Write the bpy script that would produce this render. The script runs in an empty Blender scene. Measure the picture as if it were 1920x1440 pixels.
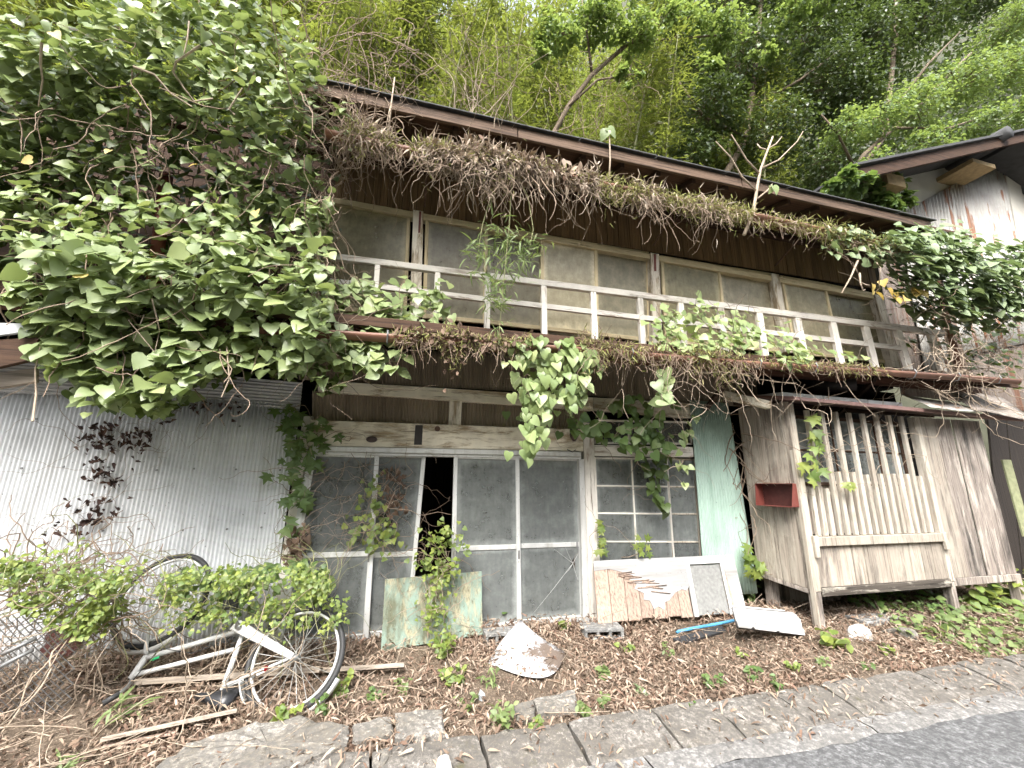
import bpy, bmesh, math, random
import numpy as np
from mathutils import Vector, Matrix
rng = np.random.default_rng(7); random.seed(7)
SC = bpy.context.scene; COL = SC.collection; RAD = math.radians

# ------------------------------------------------------------------ camera, sky, sun, exposure
F = 770.0                                   # focal length in pixels of the 1920 px wide photograph
PITCH, YAW, ROLL = RAD(13.2), RAD(14.6), RAD(0.5)
CAM = np.array([0.0, -4.3, 1.55])
_f = np.array([math.sin(YAW)*math.cos(PITCH), math.cos(YAW)*math.cos(PITCH), math.sin(PITCH)])
_r0 = np.array([math.cos(YAW), -math.sin(YAW), 0.0]); _u0 = np.cross(_r0, _f)
_r = math.cos(ROLL)*_r0 + math.sin(ROLL)*_u0; _u = -math.sin(ROLL)*_r0 + math.cos(ROLL)*_u0
cam = bpy.data.cameras.new('camera'); camo = bpy.data.objects.new('camera', cam); COL.objects.link(camo)
cam.sensor_width = 36.0; cam.lens = F/1920*36; cam.clip_start = 0.05; cam.clip_end = 500
M = Matrix.Identity(4)
for i in range(3):
    M[i][0], M[i][1], M[i][2], M[i][3] = _r[i], _u[i], -_f[i], CAM[i]
camo.matrix_world = M; SC.camera = camo

SUN_EL, SUN_AZ = RAD(50), RAD(205)          # high veiled sun over the road, a little to the left
W = bpy.data.worlds.new('World'); SC.world = W; W.use_nodes = True
nt = W.node_tree; nt.nodes.clear()
sky = nt.nodes.new('ShaderNodeTexSky'); sky.sky_type = 'NISHITA'; sky.sun_disc = False
sky.sun_elevation = SUN_EL; sky.sun_rotation = SUN_AZ; sky.dust_density = 3.0; sky.air_density = 1.0
hs = nt.nodes.new('ShaderNodeHueSaturation'); hs.inputs['Saturation'].default_value = 0.34
bg = nt.nodes.new('ShaderNodeBackground'); bg.inputs['Strength'].default_value = 0.125
wo = nt.nodes.new('ShaderNodeOutputWorld')
nt.links.new(sky.outputs[0], hs.inputs['Color']); nt.links.new(hs.outputs[0], bg.inputs['Color']); nt.links.new(bg.outputs[0], wo.inputs[0])
sl = bpy.data.lights.new('sun', 'SUN'); sl.energy = 1.4; sl.angle = RAD(32); sl.color = (1, .97, .92)
so = bpy.data.objects.new('sun', sl); COL.objects.link(so)
sd = Vector((math.sin(SUN_AZ)*math.cos(SUN_EL), math.cos(SUN_AZ)*math.cos(SUN_EL), math.sin(SUN_EL)))
so.rotation_euler = sd.to_track_quat('Z', 'Y').to_euler(); so.location = sd*60
vs = SC.view_settings; vs.view_transform = 'Standard'; vs.look = 'None'; vs.gamma = 1; vs.exposure = 2.35; vs.use_curve_mapping = False
cy = SC.cycles; cy.use_denoising = True; cy.max_bounces = 6; cy.diffuse_bounces = 3; cy.glossy_bounces = 2
cy.transmission_bounces = 4; cy.transparent_max_bounces = 8; cy.caustics_reflective = False; cy.caustics_refractive = False
cy.sample_clamp_indirect = 6; cy.use_adaptive_sampling = True; cy.adaptive_threshold = .03

# ------------------------------------------------------------------ measuring helpers: a sight line of the photograph meets a plane of the place
def ray(x, y): return (x-960)/F*_r - (y-720)/F*_u + _f
def at(x, y, Y=0.0):
    d = ray(x, y); return CAM + d*((Y-CAM[1])/d[1])
def atz(x, y, z):
    d = ray(x, y); return CAM + d*((z-CAM[2])/d[2])
def atx(x, y, X):
    d = ray(x, y); return CAM + d*((X-CAM[0])/d[0])
def atp(x, y, p, n):
    d = ray(x, y); return CAM + d*(np.dot(np.asarray(p)-CAM, n)/np.dot(d, n))
def px(p):
    v = np.asarray(p)-CAM; w = v@_f; return 960+F*(v@_r)/w, 720-F*(v@_u)/w
def quad(Y, *pts):                           # TL, TR, BR, BL pixels on the plane Y
    return [at(x, y, Y) for x, y in pts]

# ------------------------------------------------------------------ materials
MATS = {}
def material(name):
    m = bpy.data.materials.new(name); m.use_nodes = True; t = m.node_tree
    b = t.nodes['Principled BSDF']; MATS[name] = m
    return m, t, b
class T:                                     # tiny node helper
    def __init__(s, t): s.t = t
    def n(s, typ, **kw):
        o = s.t.nodes.new('ShaderNode'+typ)
        for k, v in kw.items():
            if k.startswith('i_'):
                key = k[2:]; key = int(key) if key.isdigit() else key.replace('_', ' ')
                s.put(o.inputs[key], v)
            else: setattr(o, k, v)
        return o
    def put(s, inp, v):
        if isinstance(v, bpy.types.NodeSocket): s.t.links.new(v, inp)
        else: inp.default_value = v
    def coord(s, scale=(1, 1, 1), rand=True, kind='Object'):
        c = s.n('TexCoord'); v = c.outputs[kind]
        if rand:
            oi = s.n('ObjectInfo'); k = s.n('Math', operation='MULTIPLY', i_0=oi.outputs['Random'], i_1=37.0)
            v = s.n('VectorMath', operation='ADD', i_0=v, i_1=k.outputs[0]).outputs[0]
        return s.n('Mapping', i_Vector=v, i_Scale=scale).outputs[0]
    def noise(s, vec, scale, detail=5, rough=.6, dist=0):
        return s.n('TexNoise', i_Vector=vec, i_Scale=scale, i_Detail=detail, i_Roughness=rough, i_Distortion=dist).outputs[0]
    def ramp(s, fac, stops):
        r = s.n('ValToRGB', i_0=fac); e = r.color_ramp.elements
        while len(e) < len(stops): e.new(.5)
        for k, (p, c) in zip(e, stops):
            k.position = p; k.color = (*c, 1) if len(c) == 3 else c
        return r.outputs[0]
    def step(s, fac, a, b):
        return s.n('MapRange', i_0=fac, i_1=a, i_2=b, i_3=0.0, i_4=1.0).outputs[0]
    def mix(s, f, a, b, mode='MIX'):
        m = s.n('Mix', data_type='RGBA', blend_type=mode)
        s.put(m.inputs[0], f); s.put(m.inputs[6], a if not isinstance(a, tuple) else (*a, 1)); s.put(m.inputs[7], b if not isinstance(b, tuple) else (*b, 1))
        return m.outputs[2]
    def bump(s, h, strength, dist=.01):
        return s.n('Bump', i_Height=h, i_Strength=strength, i_Distance=dist).outputs[0]

def wood(name, base, dark, grain, paint=None, cover=.5, rough=.8, stain=None, edge=.06):
    """grain: 0 runs along X, 2 along Z, 1 along Y. paint: colour of old paint left on part of the surface."""
    m, t, b = material(name); k = T(t)
    sc = [26, 26, 26]; sc[grain] = .7
    v = k.coord(tuple(sc)); g = k.noise(v, 2.2, 6, .65, .12)
    col = k.ramp(g, [(.30, dark), (.52, base), (.75, tuple(min(1, c*1.2) for c in base))])
    h = g
    if paint:
        sc2 = [7, 7, 7]; sc2[grain] = 1.3
        p = k.noise(k.coord(tuple(sc2)), 1.7, 7, .7, .4)
        f = k.step(p, cover-edge, cover+edge)
        pv = k.ramp(k.noise(k.coord((3, 3, 3)), 2, 4), [(.3, tuple(c*.78 for c in paint)), (.7, paint)])
        fine = k.step(g, .33, .40); f2 = k.n('Math', operation='MULTIPLY', i_0=f, i_1=fine).outputs[0]
        col = k.mix(f2, col, pv); h = k.n('Math', operation='MULTIPLY_ADD', i_0=f2, i_1=1.2, i_2=g).outputs[0]
    if stain:
        sc3 = [5, 5, 5]; sc3[grain] = .8
        s_ = k.noise(k.coord(tuple(sc3)), 1.2, 5, .65)
        col = k.mix(k.step(s_, .52, .68), col, stain)
    oi = k.n('ObjectInfo'); tone = k.n('MapRange', i_0=oi.outputs['Random'], i_1=0.0, i_2=1.0, i_3=.74, i_4=1.14).outputs[0]
    col = k.n('VectorMath', operation='SCALE', i_0=col, i_Scale=tone).outputs[0]
    k.put(b.inputs['Base Color'], col); b.inputs['Roughness'].default_value = rough
    b.inputs['Specular IOR Level'].default_value = .25
    k.put(b.inputs['Normal'], k.bump(h, .6, .006)); return m

wood('cream_wood_along', (.40, .31, .20), (.13, .09, .055), 0, paint=(.84, .77, .62), cover=.46)
wood('cream_wood_upright', (.40, .31, .20), (.14, .10, .06), 2, paint=(.84, .77, .64), cover=.45)
wood('peeling_rail_along', (.45, .36, .28), (.16, .11, .08), 0, paint=(.86, .81, .73), cover=.40)
wood('peeling_rail_upright', (.45, .36, .28), (.16, .11, .08), 2, paint=(.86, .81, .73), cover=.39)
wood('bleached_plank', (.40, .345, .285), (.15, .12, .095), 2, stain=(.12, .10, .085), paint=(.50, .445, .37), cover=.52)
wood('bleached_slat', (.47, .41, .335), (.17, .135, .105), 2, paint=(.56, .51, .43), cover=.50)
wood('grey_plank', (.34, .29, .25), (.075, .06, .05), 2, stain=(.05, .045, .04), paint=(.60, .53, .46), cover=.55)
wood('black_beam', (.10, .085, .07), (.02, .017, .015), 0, paint=(.60, .55, .46), cover=.58)
wood('dark_wood_along', (.075, .042, .026), (.02, .012, .009), 0)
wood('roof_board', (.15, .10, .07), (.035, .024, .018), 0, stain=(.04, .03, .024))
wood('dark_wood_out', (.06, .036, .024), (.02, .012, .009), 1)
wood('rust_brown_beam', (.135, .06, .034), (.04, .02, .014), 0)
wood('brown_siding', (.19, .12, .06), (.09, .055, .027), 2)
wood('olive_frame_upright', (.52, .42, .26), (.24, .18, .10), 2, paint=(.68, .57, .36), cover=.42)
wood('olive_frame_along', (.52, .42, .26), (.24, .18, .10), 0, paint=(.68, .57, .36), cover=.42)
wood('timber', (.31, .26, .21), (.10, .08, .06), 0)
wood('green_paint_board', (.30, .28, .19), (.10, .09, .055), 2, paint=(.215, .285, .235), cover=.47, stain=(.11, .115, .075))
wood('brown_panel', (.38, .285, .225), (.15, .10, .08), 2)
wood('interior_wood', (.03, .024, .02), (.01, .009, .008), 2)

def metal_sheet(name, base, dirt, amount=.5, metallic=.15, rough=.5, rust=None, along=2, rust_at=.56):
    m, t, b = material(name); k = T(t)
    sc = [9, 9, 9]; sc[along] = .9
    n = k.noise(k.coord(tuple(sc), rand=True), 1.0, 6, .65)
    col = k.mix(k.step(n, amount, amount+.28), base, dirt)
    blot = k.noise(k.coord((1.3, 1.3, 1.3)), 1.6, 6, .6)
    col = k.mix(k.step(blot, .5, .8), col, tuple(c*.62 for c in base))
    spk = k.noise(k.coord((1, 1, 1)), 55, 3, .5); col = k.mix(k.step(spk, .68, .74), col, tuple(c*.5 for c in dirt))
    if rust:
        sr = [4.2, 4.2, 4.2]; sr[along] = .22
        r = k.noise(k.coord(tuple(sr)), 1.3, 6, .62); r2 = k.noise(k.coord((12, 12, 3)), 1.0, 4, .6)
        rr = k.n('Math', operation='MULTIPLY_ADD', i_0=r2, i_1=.22, i_2=r).outputs[0]
        col = k.mix(k.step(rr, rust_at+.06, rust_at+.13), col, rust)
    k.put(b.inputs['Base Color'], col); b.inputs['Metallic'].default_value = metallic; b.inputs['Roughness'].default_value = rough
    k.put(b.inputs['Normal'], k.bump(k.noise(k.coord((2, 2, 2)), 3, 3), .15, .02)); return m
metal_sheet('silver_sheet', (.74, .75, .76), (.45, .44, .42), .52, metallic=.05, rough=.45)
metal_sheet('silver_sheet_flat', (.55, .54, .53), (.22, .20, .18), .45, along=0)
metal_sheet('brown_sheet', (.27, .21, .145), (.11, .08, .05), .45, metallic=0, rough=.7)
metal_sheet('mint_sheet', (.40, .53, .455), (.24, .36, .29), .50, metallic=0, rough=.55)
metal_sheet('rusty_sheet', (.42, .405, .375), (.25, .22, .19), .50, rust=(.22, .095, .045), rough=.55, rust_at=.60)
metal_sheet('brown_rusty_sheet', (.20, .165, .14), (.09, .065, .05), .40, rust=(.12, .055, .03), rough=.7, rust_at=.58)
metal_sheet('purple_flashing', (.21, .125, .11), (.10, .07, .06), .5, metallic=.1, rough=.5, along=0)
metal_sheet('white_flashing', (.58, .60, .60), (.24, .22, .2), .5, metallic=.1, along=0)
metal_sheet('white_panel_paint', (.38, .375, .37), (.20, .19, .175), .44, metallic=0, rough=.5, along=0)
metal_sheet('aluminium', (.68, .68, .66), (.42, .40, .36), .48, metallic=.25, rough=.45)
metal_sheet('gutter_brown', (.19, .085, .05), (.09, .05, .035), .45, metallic=0, rough=.55, along=0)
metal_sheet('red_rust', (.19, .05, .038), (.10, .035, .026), .5, metallic=.1, rough=.6)
metal_sheet('wire_grey', (.24, .245, .245), (.12, .095, .075), .45, metallic=.4, rough=.5)

def plain(name, c, rough=.6, metallic=0, spec=.4, var=.25, scale=6, bump=.15):
    m, t, b = material(name); k = T(t)
    n = k.noise(k.coord((1, 1, 1)), scale, 6, .6)
    k.put(b.inputs['Base Color'], k.ramp(n, [(.3, tuple(x*(1-var) for x in c)), (.7, tuple(min(1, x*(1+var)) for x in c))]))
    b.inputs['Roughness'].default_value = rough; b.inputs['Metallic'].default_value = metallic; b.inputs['Specular IOR Level'].default_value = spec
    if bump: k.put(b.inputs['Normal'], k.bump(n, bump, .01))
    return m
plain('white_paint', (.60, .60, .58), .4, scale=9, var=.12)
plain('black_rubber', (.03, .03, .03), .6)
plain('black_vinyl', (.022, .022, .024), .28)
plain('steel', (.45, .45, .44), .35, .8)
plain('red_reflector', (.22, .012, .015), .2)
plain('green_mark', (.03, .35, .14), .3)
plain('blue_pipe', (.07, .25, .42), .4)
plain('black_plastic', (.03, .03, .032), .5)
plain('plaster', (.56, .53, .47), .85, var=.1, scale=4)
plain('yellow_wood', (.36, .26, .13), .8, scale=14)
plain('pale_panel', (.24, .25, .14), .8, scale=14)
plain('dark_red', (.07, .022, .018), .7, scale=20)
plain('rust_iron', (.10, .055, .035), .7, scale=25)
plain('iron_dark', (.035, .03, .028), .6, scale=20)
plain('ceramic_dark', (.06, .04, .035), .3)
plain('grey_net', (.20, .20, .19), .8, scale=30)
plain('roof_tile', (.06, .06, .06), .8, scale=10)
plain('curtain_cloth', (.52, .48, .38), .9, scale=5, var=.3)
plain('lace_cloth', (.42, .40, .36), .9, scale=5, var=.35)
plain('paper_back', (.36, .33, .23), .95, scale=3, var=.2)
plain('dead_twig', (.27, .20, .145), .9, scale=30)
plain('pale_twig', (.37, .295, .22), .9, scale=30)
plain('green_stem', (.22, .22, .10), .7, scale=20)
plain('bark', (.15, .115, .08), .95, scale=18, var=.45, bump=.6)
plain('pale_bark', (.30, .24, .17), .95, scale=18, var=.4, bump=.6)
plain('culm', (.19, .19, .085), .5, scale=5, var=.4)
plain('culm_old', (.25, .20, .12), .6, scale=5, var=.4)
plain('stone', (.38, .36, .33), .9, scale=16, var=.35, bump=.7)
plain('slate', (.32, .34, .35), .8, scale=16, var=.3, bump=.5)
plain('spoke', (.42, .41, .38), .4, .5)

def glass(name, dust, clear, rough=.22, tint=.5):
    """window glass behind years of dust: a clear share lets the room show, the dust scatters."""
    m, t, b = material(name); k = T(t)
    n = k.noise(k.coord((1, 1, 1)), 9, 7, .72, .2); n2 = k.noise(k.coord((14, 14, 2.5)), 2, 5, .6)
    s = k.n('Math', operation='MULTIPLY_ADD', i_0=n2, i_1=.35, i_2=n).outputs[0]
    k.put(b.inputs['Base Color'], k.ramp(s, [(.30, tuple(x*.86 for x in dust)), (.68, dust), (1.05, tuple(x*1.22 for x in dust))]))
    gen = k.n('SeparateXYZ', i_0=k.n('TexCoord').outputs['Generated']); ed = None
    for ax_ in ('X', 'Z'):
        e_ = k.n('Math', operation='PINGPONG', i_0=gen.outputs[ax_], i_1=.5).outputs[0]; ed = e_ if ed is None else k.n('Math', operation='MINIMUM', i_0=ed, i_1=e_).outputs[0]
    en = k.n('Math', operation='MULTIPLY_ADD', i_0=n, i_1=-.12, i_2=ed).outputs[0]
    k.put(b.inputs['Base Color'], k.mix(k.step(en, .04, -.05), b.inputs['Base Color'].links[0].from_socket, tuple(min(1, x*1.7+.03) for x in dust)))
    oi = k.n('ObjectInfo'); tone = k.n('MapRange', i_0=oi.outputs['Random'], i_1=0.0, i_2=1.0, i_3=.72, i_4=1.2).outputs[0]
    src = b.inputs['Base Color'].links[0].from_socket; k.put(b.inputs['Base Color'], k.n('VectorMath', operation='SCALE', i_0=src, i_Scale=tone).outputs[0])
    b.inputs['Roughness'].default_value = rough; b.inputs['Specular IOR Level'].default_value = .5
    k.put(b.inputs['Normal'], k.bump(k.noise(k.coord((1, 1, 1)), 7, 2), .05, .02))
    tr = k.n('BsdfTransparent'); mx = k.n('MixShader', i_0=k.step(s, 1.15+clear, -.2+clear))
    t.links.new(b.outputs[0], mx.inputs[1]); t.links.new(tr.outputs[0], mx.inputs[2])
    t.links.new(mx.outputs[0], t.nodes['Material Output'].inputs['Surface']); return m
glass('dusty_glass', (.155, .165, .158), -.18, .15)
glass('upper_glass', (.255, .225, .125), -.10, .36)
glass('upper_glass_pale', (.40, .355, .24), -.16, .36)
glass('upper_glass_grey', (.235, .212, .145), -.16, .42)
glass('clear_dark_glass', (.11, .11, .10), -.05)

def concrete(name, c, dirt, moss=None):
    m, t, b = material(name); k = T(t); v = k.coord((1, 1, 1))
    big = k.noise(v, 3.2, 8, .68); fine = k.noise(v, 130, 3, .6)
    vor = k.n('TexVoronoi', i_Vector=v, i_Scale=70.0); agg = vor.outputs['Color']
    sep = k.n('SeparateColor', i_0=agg).outputs[0]
    col = k.ramp(sep, [(.0, tuple(x*.62 for x in c)), (.5, c), (1, tuple(min(1, x*1.45) for x in c))])
    col = k.mix(k.step(big, .42, .66), dirt, col)
    col = k.mix(k.step(fine, .56, .70), col, tuple(x*.4 for x in c))
    mid_ = k.noise(v, 26, 7, .8); col = k.mix(k.step(mid_, .44, .56), tuple(x*.42 for x in c), col); col = k.mix(k.step(mid_, .58, .66), col, tuple(min(1, x*1.35) for x in c))
    if moss: col = k.mix(k.step(k.noise(v, 2.1, 6, .7), .60, .70), col, moss)
    k.put(b.inputs['Base Color'], col); b.inputs['Roughness'].default_value = .95; b.inputs['Specular IOR Level'].default_value = .15
    h = k.n('Math', operation='MULTIPLY_ADD', i_0=sep, i_1=.4, i_2=big).outputs[0]
    k.put(b.inputs['Normal'], k.bump(h, 1.0, .02)); return m
concrete('kerb_concrete', (.27, .25, .225), (.14, .125, .105), (.085, .08, .04))
concrete('old_concrete', (.33, .31, .28), (.18, .16, .13))
concrete('block_concrete', (.36, .36, .35), (.24, .23, .21))
concrete('apron_concrete', (.33, .32, .305), (.20, .19, .175))
concrete('asphalt', (.205, .205, .205), (.15, .15, .15))

def soil():
    m, t, b = material('soil'); k = T(t); v = k.coord((1, 1, 1), rand=False)
    n = k.noise(v, 4, 8, .7); f = k.noise(v, 60, 4, .7)
    col = k.ramp(n, [(.3, (.08, .06, .045)), (.55, (.15, .115, .085)), (.75, (.25, .195, .15))])
    col = k.mix(k.step(f, .52, .7), col, (.34, .27, .20))
    k.put(b.inputs['Base Color'], col); b.inputs['Roughness'].default_value = 1; b.inputs['Specular IOR Level'].default_value = .1
    k.put(b.inputs['Normal'], k.bump(k.n('Math', operation='ADD', i_0=n, i_1=f).outputs[0], 1, .02))
soil()
def forest_floor():
    m, t, b = material('forest_floor'); k = T(t); v = k.coord((1, 1, 1), rand=False)
    k.put(b.inputs['Base Color'], k.ramp(k.noise(v, 1.5, 8, .7), [(.3, (.04, .045, .028)), (.6, (.07, .07, .045)), (.8, (.10, .09, .065))]))
    b.inputs['Roughness'].default_value = 1
forest_floor()

def leaf_mat(name, stops, trans, tmix=.35, rough=.42, spec=.5, sheen=0):
    m, t, b = material(name); k = T(t)
    g = k.n('NewGeometry'); oi = k.n('ObjectInfo')
    s = k.n('Math', operation='ADD', i_0=g.outputs['Random Per Island'], i_1=oi.outputs['Random']).outputs[0]
    fr = k.n('Math', operation='FRACT', i_0=s).outputs[0]
    n = len(stops); col = k.ramp(fr, [(i/(n-1), c) for i, c in enumerate(stops)])
    k.put(b.inputs['Base Color'], col); b.inputs['Roughness'].default_value = rough; b.inputs['Specular IOR Level'].default_value = spec
    if tmix:
        tr = k.n('BsdfTranslucent'); k.put(tr.inputs[0], k.mix(.6, col, trans))
        mx = k.n('MixShader', i_0=tmix); t.links.new(b.outputs[0], mx.inputs[1]); t.links.new(tr.outputs[0], mx.inputs[2])
        t.links.new(mx.outputs[0], t.nodes['Material Output'].inputs['Surface'])
    return m
leaf_mat('ivy_leaf', [(.15, .20, .075), (.23, .285, .125), (.28, .345, .165), (.19, .245, .10), (.32, .37, .16)], (.36, .44, .09), .27, .38, .5)
leaf_mat('blue_ivy_leaf', [(.15, .205, .10), (.21, .27, .14), (.26, .325, .175), (.17, .22, .10)], (.3, .4, .1), .22, .36, .5)
leaf_mat('pale_vine_leaf', [(.21, .28, .10), (.30, .37, .16), (.17, .24, .09), (.36, .41, .18)], (.45, .5, .12), .28, .4)
leaf_mat('shade_ivy_leaf', [(.055, .09, .025), (.09, .135, .04), (.07, .11, .03)], (.24, .32, .05), .3, .4)  # ivy leaf darkened so that its colour already holds the shade
leaf_mat('bright_leaf', [(.19, .255, .05), (.10, .16, .04), (.27, .315, .07), (.085, .135, .04)], (.48, .54, .1), .33, .5)
leaf_mat('green_leaf', [(.07, .125, .035), (.12, .19, .06), (.09, .15, .045), (.16, .22, .07)], (.3, .42, .07), .35, .45)
leaf_mat('mid_leaf', [(.14, .19, .07), (.19, .25, .09), (.10, .15, .05), (.24, .29, .11)], (.35, .45, .1), .35, .5)
leaf_mat('evergreen_leaf', [(.035, .058, .02), (.06, .09, .03), (.085, .12, .042), (.045, .065, .022)], (.2, .28, .05), .25, .36, .5)
leaf_mat('sunny_leaf', [(.11, .18, .05), (.16, .24, .08), (.20, .28, .10), (.09, .14, .04)], (.42, .52, .1), .42, .4)
leaf_mat('bamboo_shade_leaf', [(.06, .085, .02), (.10, .13, .03), (.04, .06, .016), (.13, .15, .04)], (.40, .46, .07), .45, .5)  # darker bamboo leaf for the near culms, shade put into the colour
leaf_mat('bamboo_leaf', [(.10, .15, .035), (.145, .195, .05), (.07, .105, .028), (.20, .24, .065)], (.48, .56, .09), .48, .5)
leaf_mat('yellow_leaf', [(.46, .33, .08), (.52, .43, .16), (.40, .27, .06)], (.7, .5, .1), .3, .5)
leaf_mat('dead_leaf', [(.12, .08, .055), (.18, .12, .085), (.08, .055, .04), (.24, .17, .12)], (.2, .1, .05), .1, .8, .2)
leaf_mat('dark_dead_leaf', [(.035, .022, .02), (.055, .033, .027), (.09, .05, .035)], (.1, .05, .03), .05, .8, .2)
leaf_mat('litter_leaf', [(.27, .19, .14), (.38, .29, .215), (.15, .10, .07), (.46, .37, .29), (.11, .075, .055), (.24, .15, .11)], (.4, .3, .15), .1, .8, .2)
leaf_mat('moss_blade', [(.27, .265, .095), (.22, .24, .075), (.34, .29, .15), (.16, .14, .07), (.32, .34, .115)], (.4, .42, .1), .25, .8, .2)
leaf_mat('dry_hay', [(.36, .285, .215), (.47, .39, .30), (.25, .19, .145), (.18, .135, .10), (.52, .445, .36)], (.4, .3, .2), .15, .8, .2)

# ------------------------------------------------------------------ mesh helpers
ORG = {}
def origin(o): return ORG.get(o.name, np.zeros(3)) if o is not None else np.zeros(3)
def thing(name, label, cat, loc=(0, 0, 0), group=None, kind=None):
    o = bpy.data.objects.new(name, None); COL.objects.link(o); o.location = loc; o.empty_display_size = .1
    o['label'] = label; o['category'] = cat
    if group: o['group'] = group
    if kind: o['kind'] = kind
    ORG[o.name] = np.array(loc, float); return o
def tag(o, label, cat, group=None, kind=None):
    o['label'] = label; o['category'] = cat
    if group: o['group'] = group
    if kind: o['kind'] = kind
    return o
def part_empty(name, parent):                 # a part that only holds sub-parts
    o = bpy.data.objects.new(name, None); COL.objects.link(o); o.parent = parent; o.empty_display_size = .05
    ORG[o.name] = origin(parent); return o
def link(name, me, mat, parent=None, loc=None):
    o = bpy.data.objects.new(name, me); COL.objects.link(o); o.parent = parent
    if mat and not me.materials: me.materials.append(MATS[mat])
    ORG[o.name] = origin(parent) if parent else np.array(loc if loc is not None else (0, 0, 0), float)
    if loc is not None: o.location = loc
    return o
class MB:
    def __init__(s): s.v = []; s.f = []
    def add(s, vs, fs):
        k = len(s.v); s.v += [tuple(map(float, p)) for p in vs]; s.f += [tuple(i+k for i in f) for f in fs]; return s
    def hexa(s, q, n, t, c=.004):
        """board from a quad (TL, TR, BR, BL seen from its front), n = direction to the back, t = thickness, chamfer c."""
        q = [np.asarray(p, float) for p in q]; n = np.asarray(n, float); n = n/np.linalg.norm(n)
        c = min(c, t*.3, *(np.linalg.norm(q[i]-q[(i+1) % 4])*.2 for i in range(4)))
        fr = []
        for i in range(4):
            a = q[(i+1) % 4]-q[i]; b = q[i-1]-q[i]
            fr.append(q[i]+c*a/np.linalg.norm(a)+c*b/np.linalg.norm(b))
        mid = [p+n*c for p in q]; bk = [p+n*t for p in q]
        fs = [(0, 1, 2, 3)]
        for i in range(4):
            j = (i+1) % 4; fs += [(i, 4+i, 4+j, j), (4+i, 8+i, 8+j, 4+j)]
        fs.append((11, 10, 9, 8)); return s.add(fr+mid+bk, [f[::-1] for f in fs])
    def box(s, x0, x1, y0, y1, z0, z1, c=.004):
        return s.hexa([(x0, y0, z1), (x1, y0, z1), (x1, y0, z0), (x0, y0, z0)], (0, 1, 0), y1-y0, c)
    def tube(s, pts, r, n=6, caps=True):
        pts = [np.asarray(p, float) for p in pts]; m = len(pts); rr = r if hasattr(r, '__len__') else [r]*m
        k = len(s.v); up = np.array([.13, .31, .94])
        for i, p in enumerate(pts):
            d = pts[min(i+1, m-1)]-pts[max(i-1, 0)]; d = d/(np.linalg.norm(d)+1e-9)
            a = np.cross(d, up); a = a/(np.linalg.norm(a)+1e-9); b = np.cross(d, a)
            for j in range(n):
                w = 2*math.pi*j/n; s.v.append(tuple(p+rr[i]*(math.cos(w)*a+math.sin(w)*b)))
        for i in range(m-1):
            for j in range(n):
                j2 = (j+1) % n; s.f.append((k+i*n+j, k+i*n+j2, k+(i+1)*n+j2, k+(i+1)*n+j))
        if caps: s.f += [tuple(k+j for j in range(n))[::-1], tuple(k+(m-1)*n+j for j in range(n))]
        return s
    def mesh(s, name, org=(0, 0, 0)):
        me = bpy.data.meshes.new(name); o = np.asarray(org, float)
        me.from_pydata([tuple(np.asarray(p)-o) for p in s.v], [], s.f); return me
    def build(s, name, mat, parent=None, smooth=False, loc=None):
        org = origin(parent) if parent else (np.array(loc, float) if loc is not None else np.zeros(3))
        me = s.mesh(name, org)
        if smooth: me.polygons.foreach_set('use_smooth', [True]*len(me.polygons))
        return link(name, me, mat, parent, loc if parent is None else None)
def board(name, q, t, mat, parent, n=(0, 1, 0), c=.004): return MB().hexa(q, n, t, c).build(name, mat, parent)
def bil(q, u, v):                             # u to the right, v downwards
    a = np.asarray(q[0])*(1-u)+np.asarray(q[1])*u; b = np.asarray(q[3])*(1-u)+np.asarray(q[2])*u; return a*(1-v)+b*v
def sub(q, u0, u1, v0, v1): return [bil(q, u0, v0), bil(q, u1, v0), bil(q, u1, v1), bil(q, u0, v1)]
def corrugated(name, q, pitch, amp, mat, parent, along='v', n=(0, -1, 0), rows=6, wob=.004, dents=0):
    q = [np.asarray(p, float) for p in q]; n = np.asarray(n, float)
    wdt = np.linalg.norm(q[1]-q[0]); hgt = np.linalg.norm(q[3]-q[0])
    L = wdt if along == 'v' else hgt; k = max(2, int(round(L/pitch*6)))
    ts = np.linspace(0, 1, k+1); rs = np.linspace(0, 1, rows+1); ph = rng.uniform(0, 6)
    vs, fs = [], []
    for i, a in enumerate(ts):
        for j, b in enumerate(rs):
            u, v = (a, b) if along == 'v' else (b, a)
            d = amp*math.sin(2*math.pi*a*L/pitch) + wob*(math.sin(3.1*b+ph+a*5)+.6*math.sin(7*a+2*b+ph))
            vs.append(bil(q, u, v)+n*d)
    for i in range(k):
        for j in range(rows):
            a = i*(rows+1)+j; fs.append((a, a+1, a+rows+2, a+rows+1))
    o = MB().add(vs, fs).build(name, mat, parent, True)
    so_ = o.modifiers.new('thickness', 'SOLIDIFY'); so_.thickness = .0012; so_.offset = -1
    return o
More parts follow.
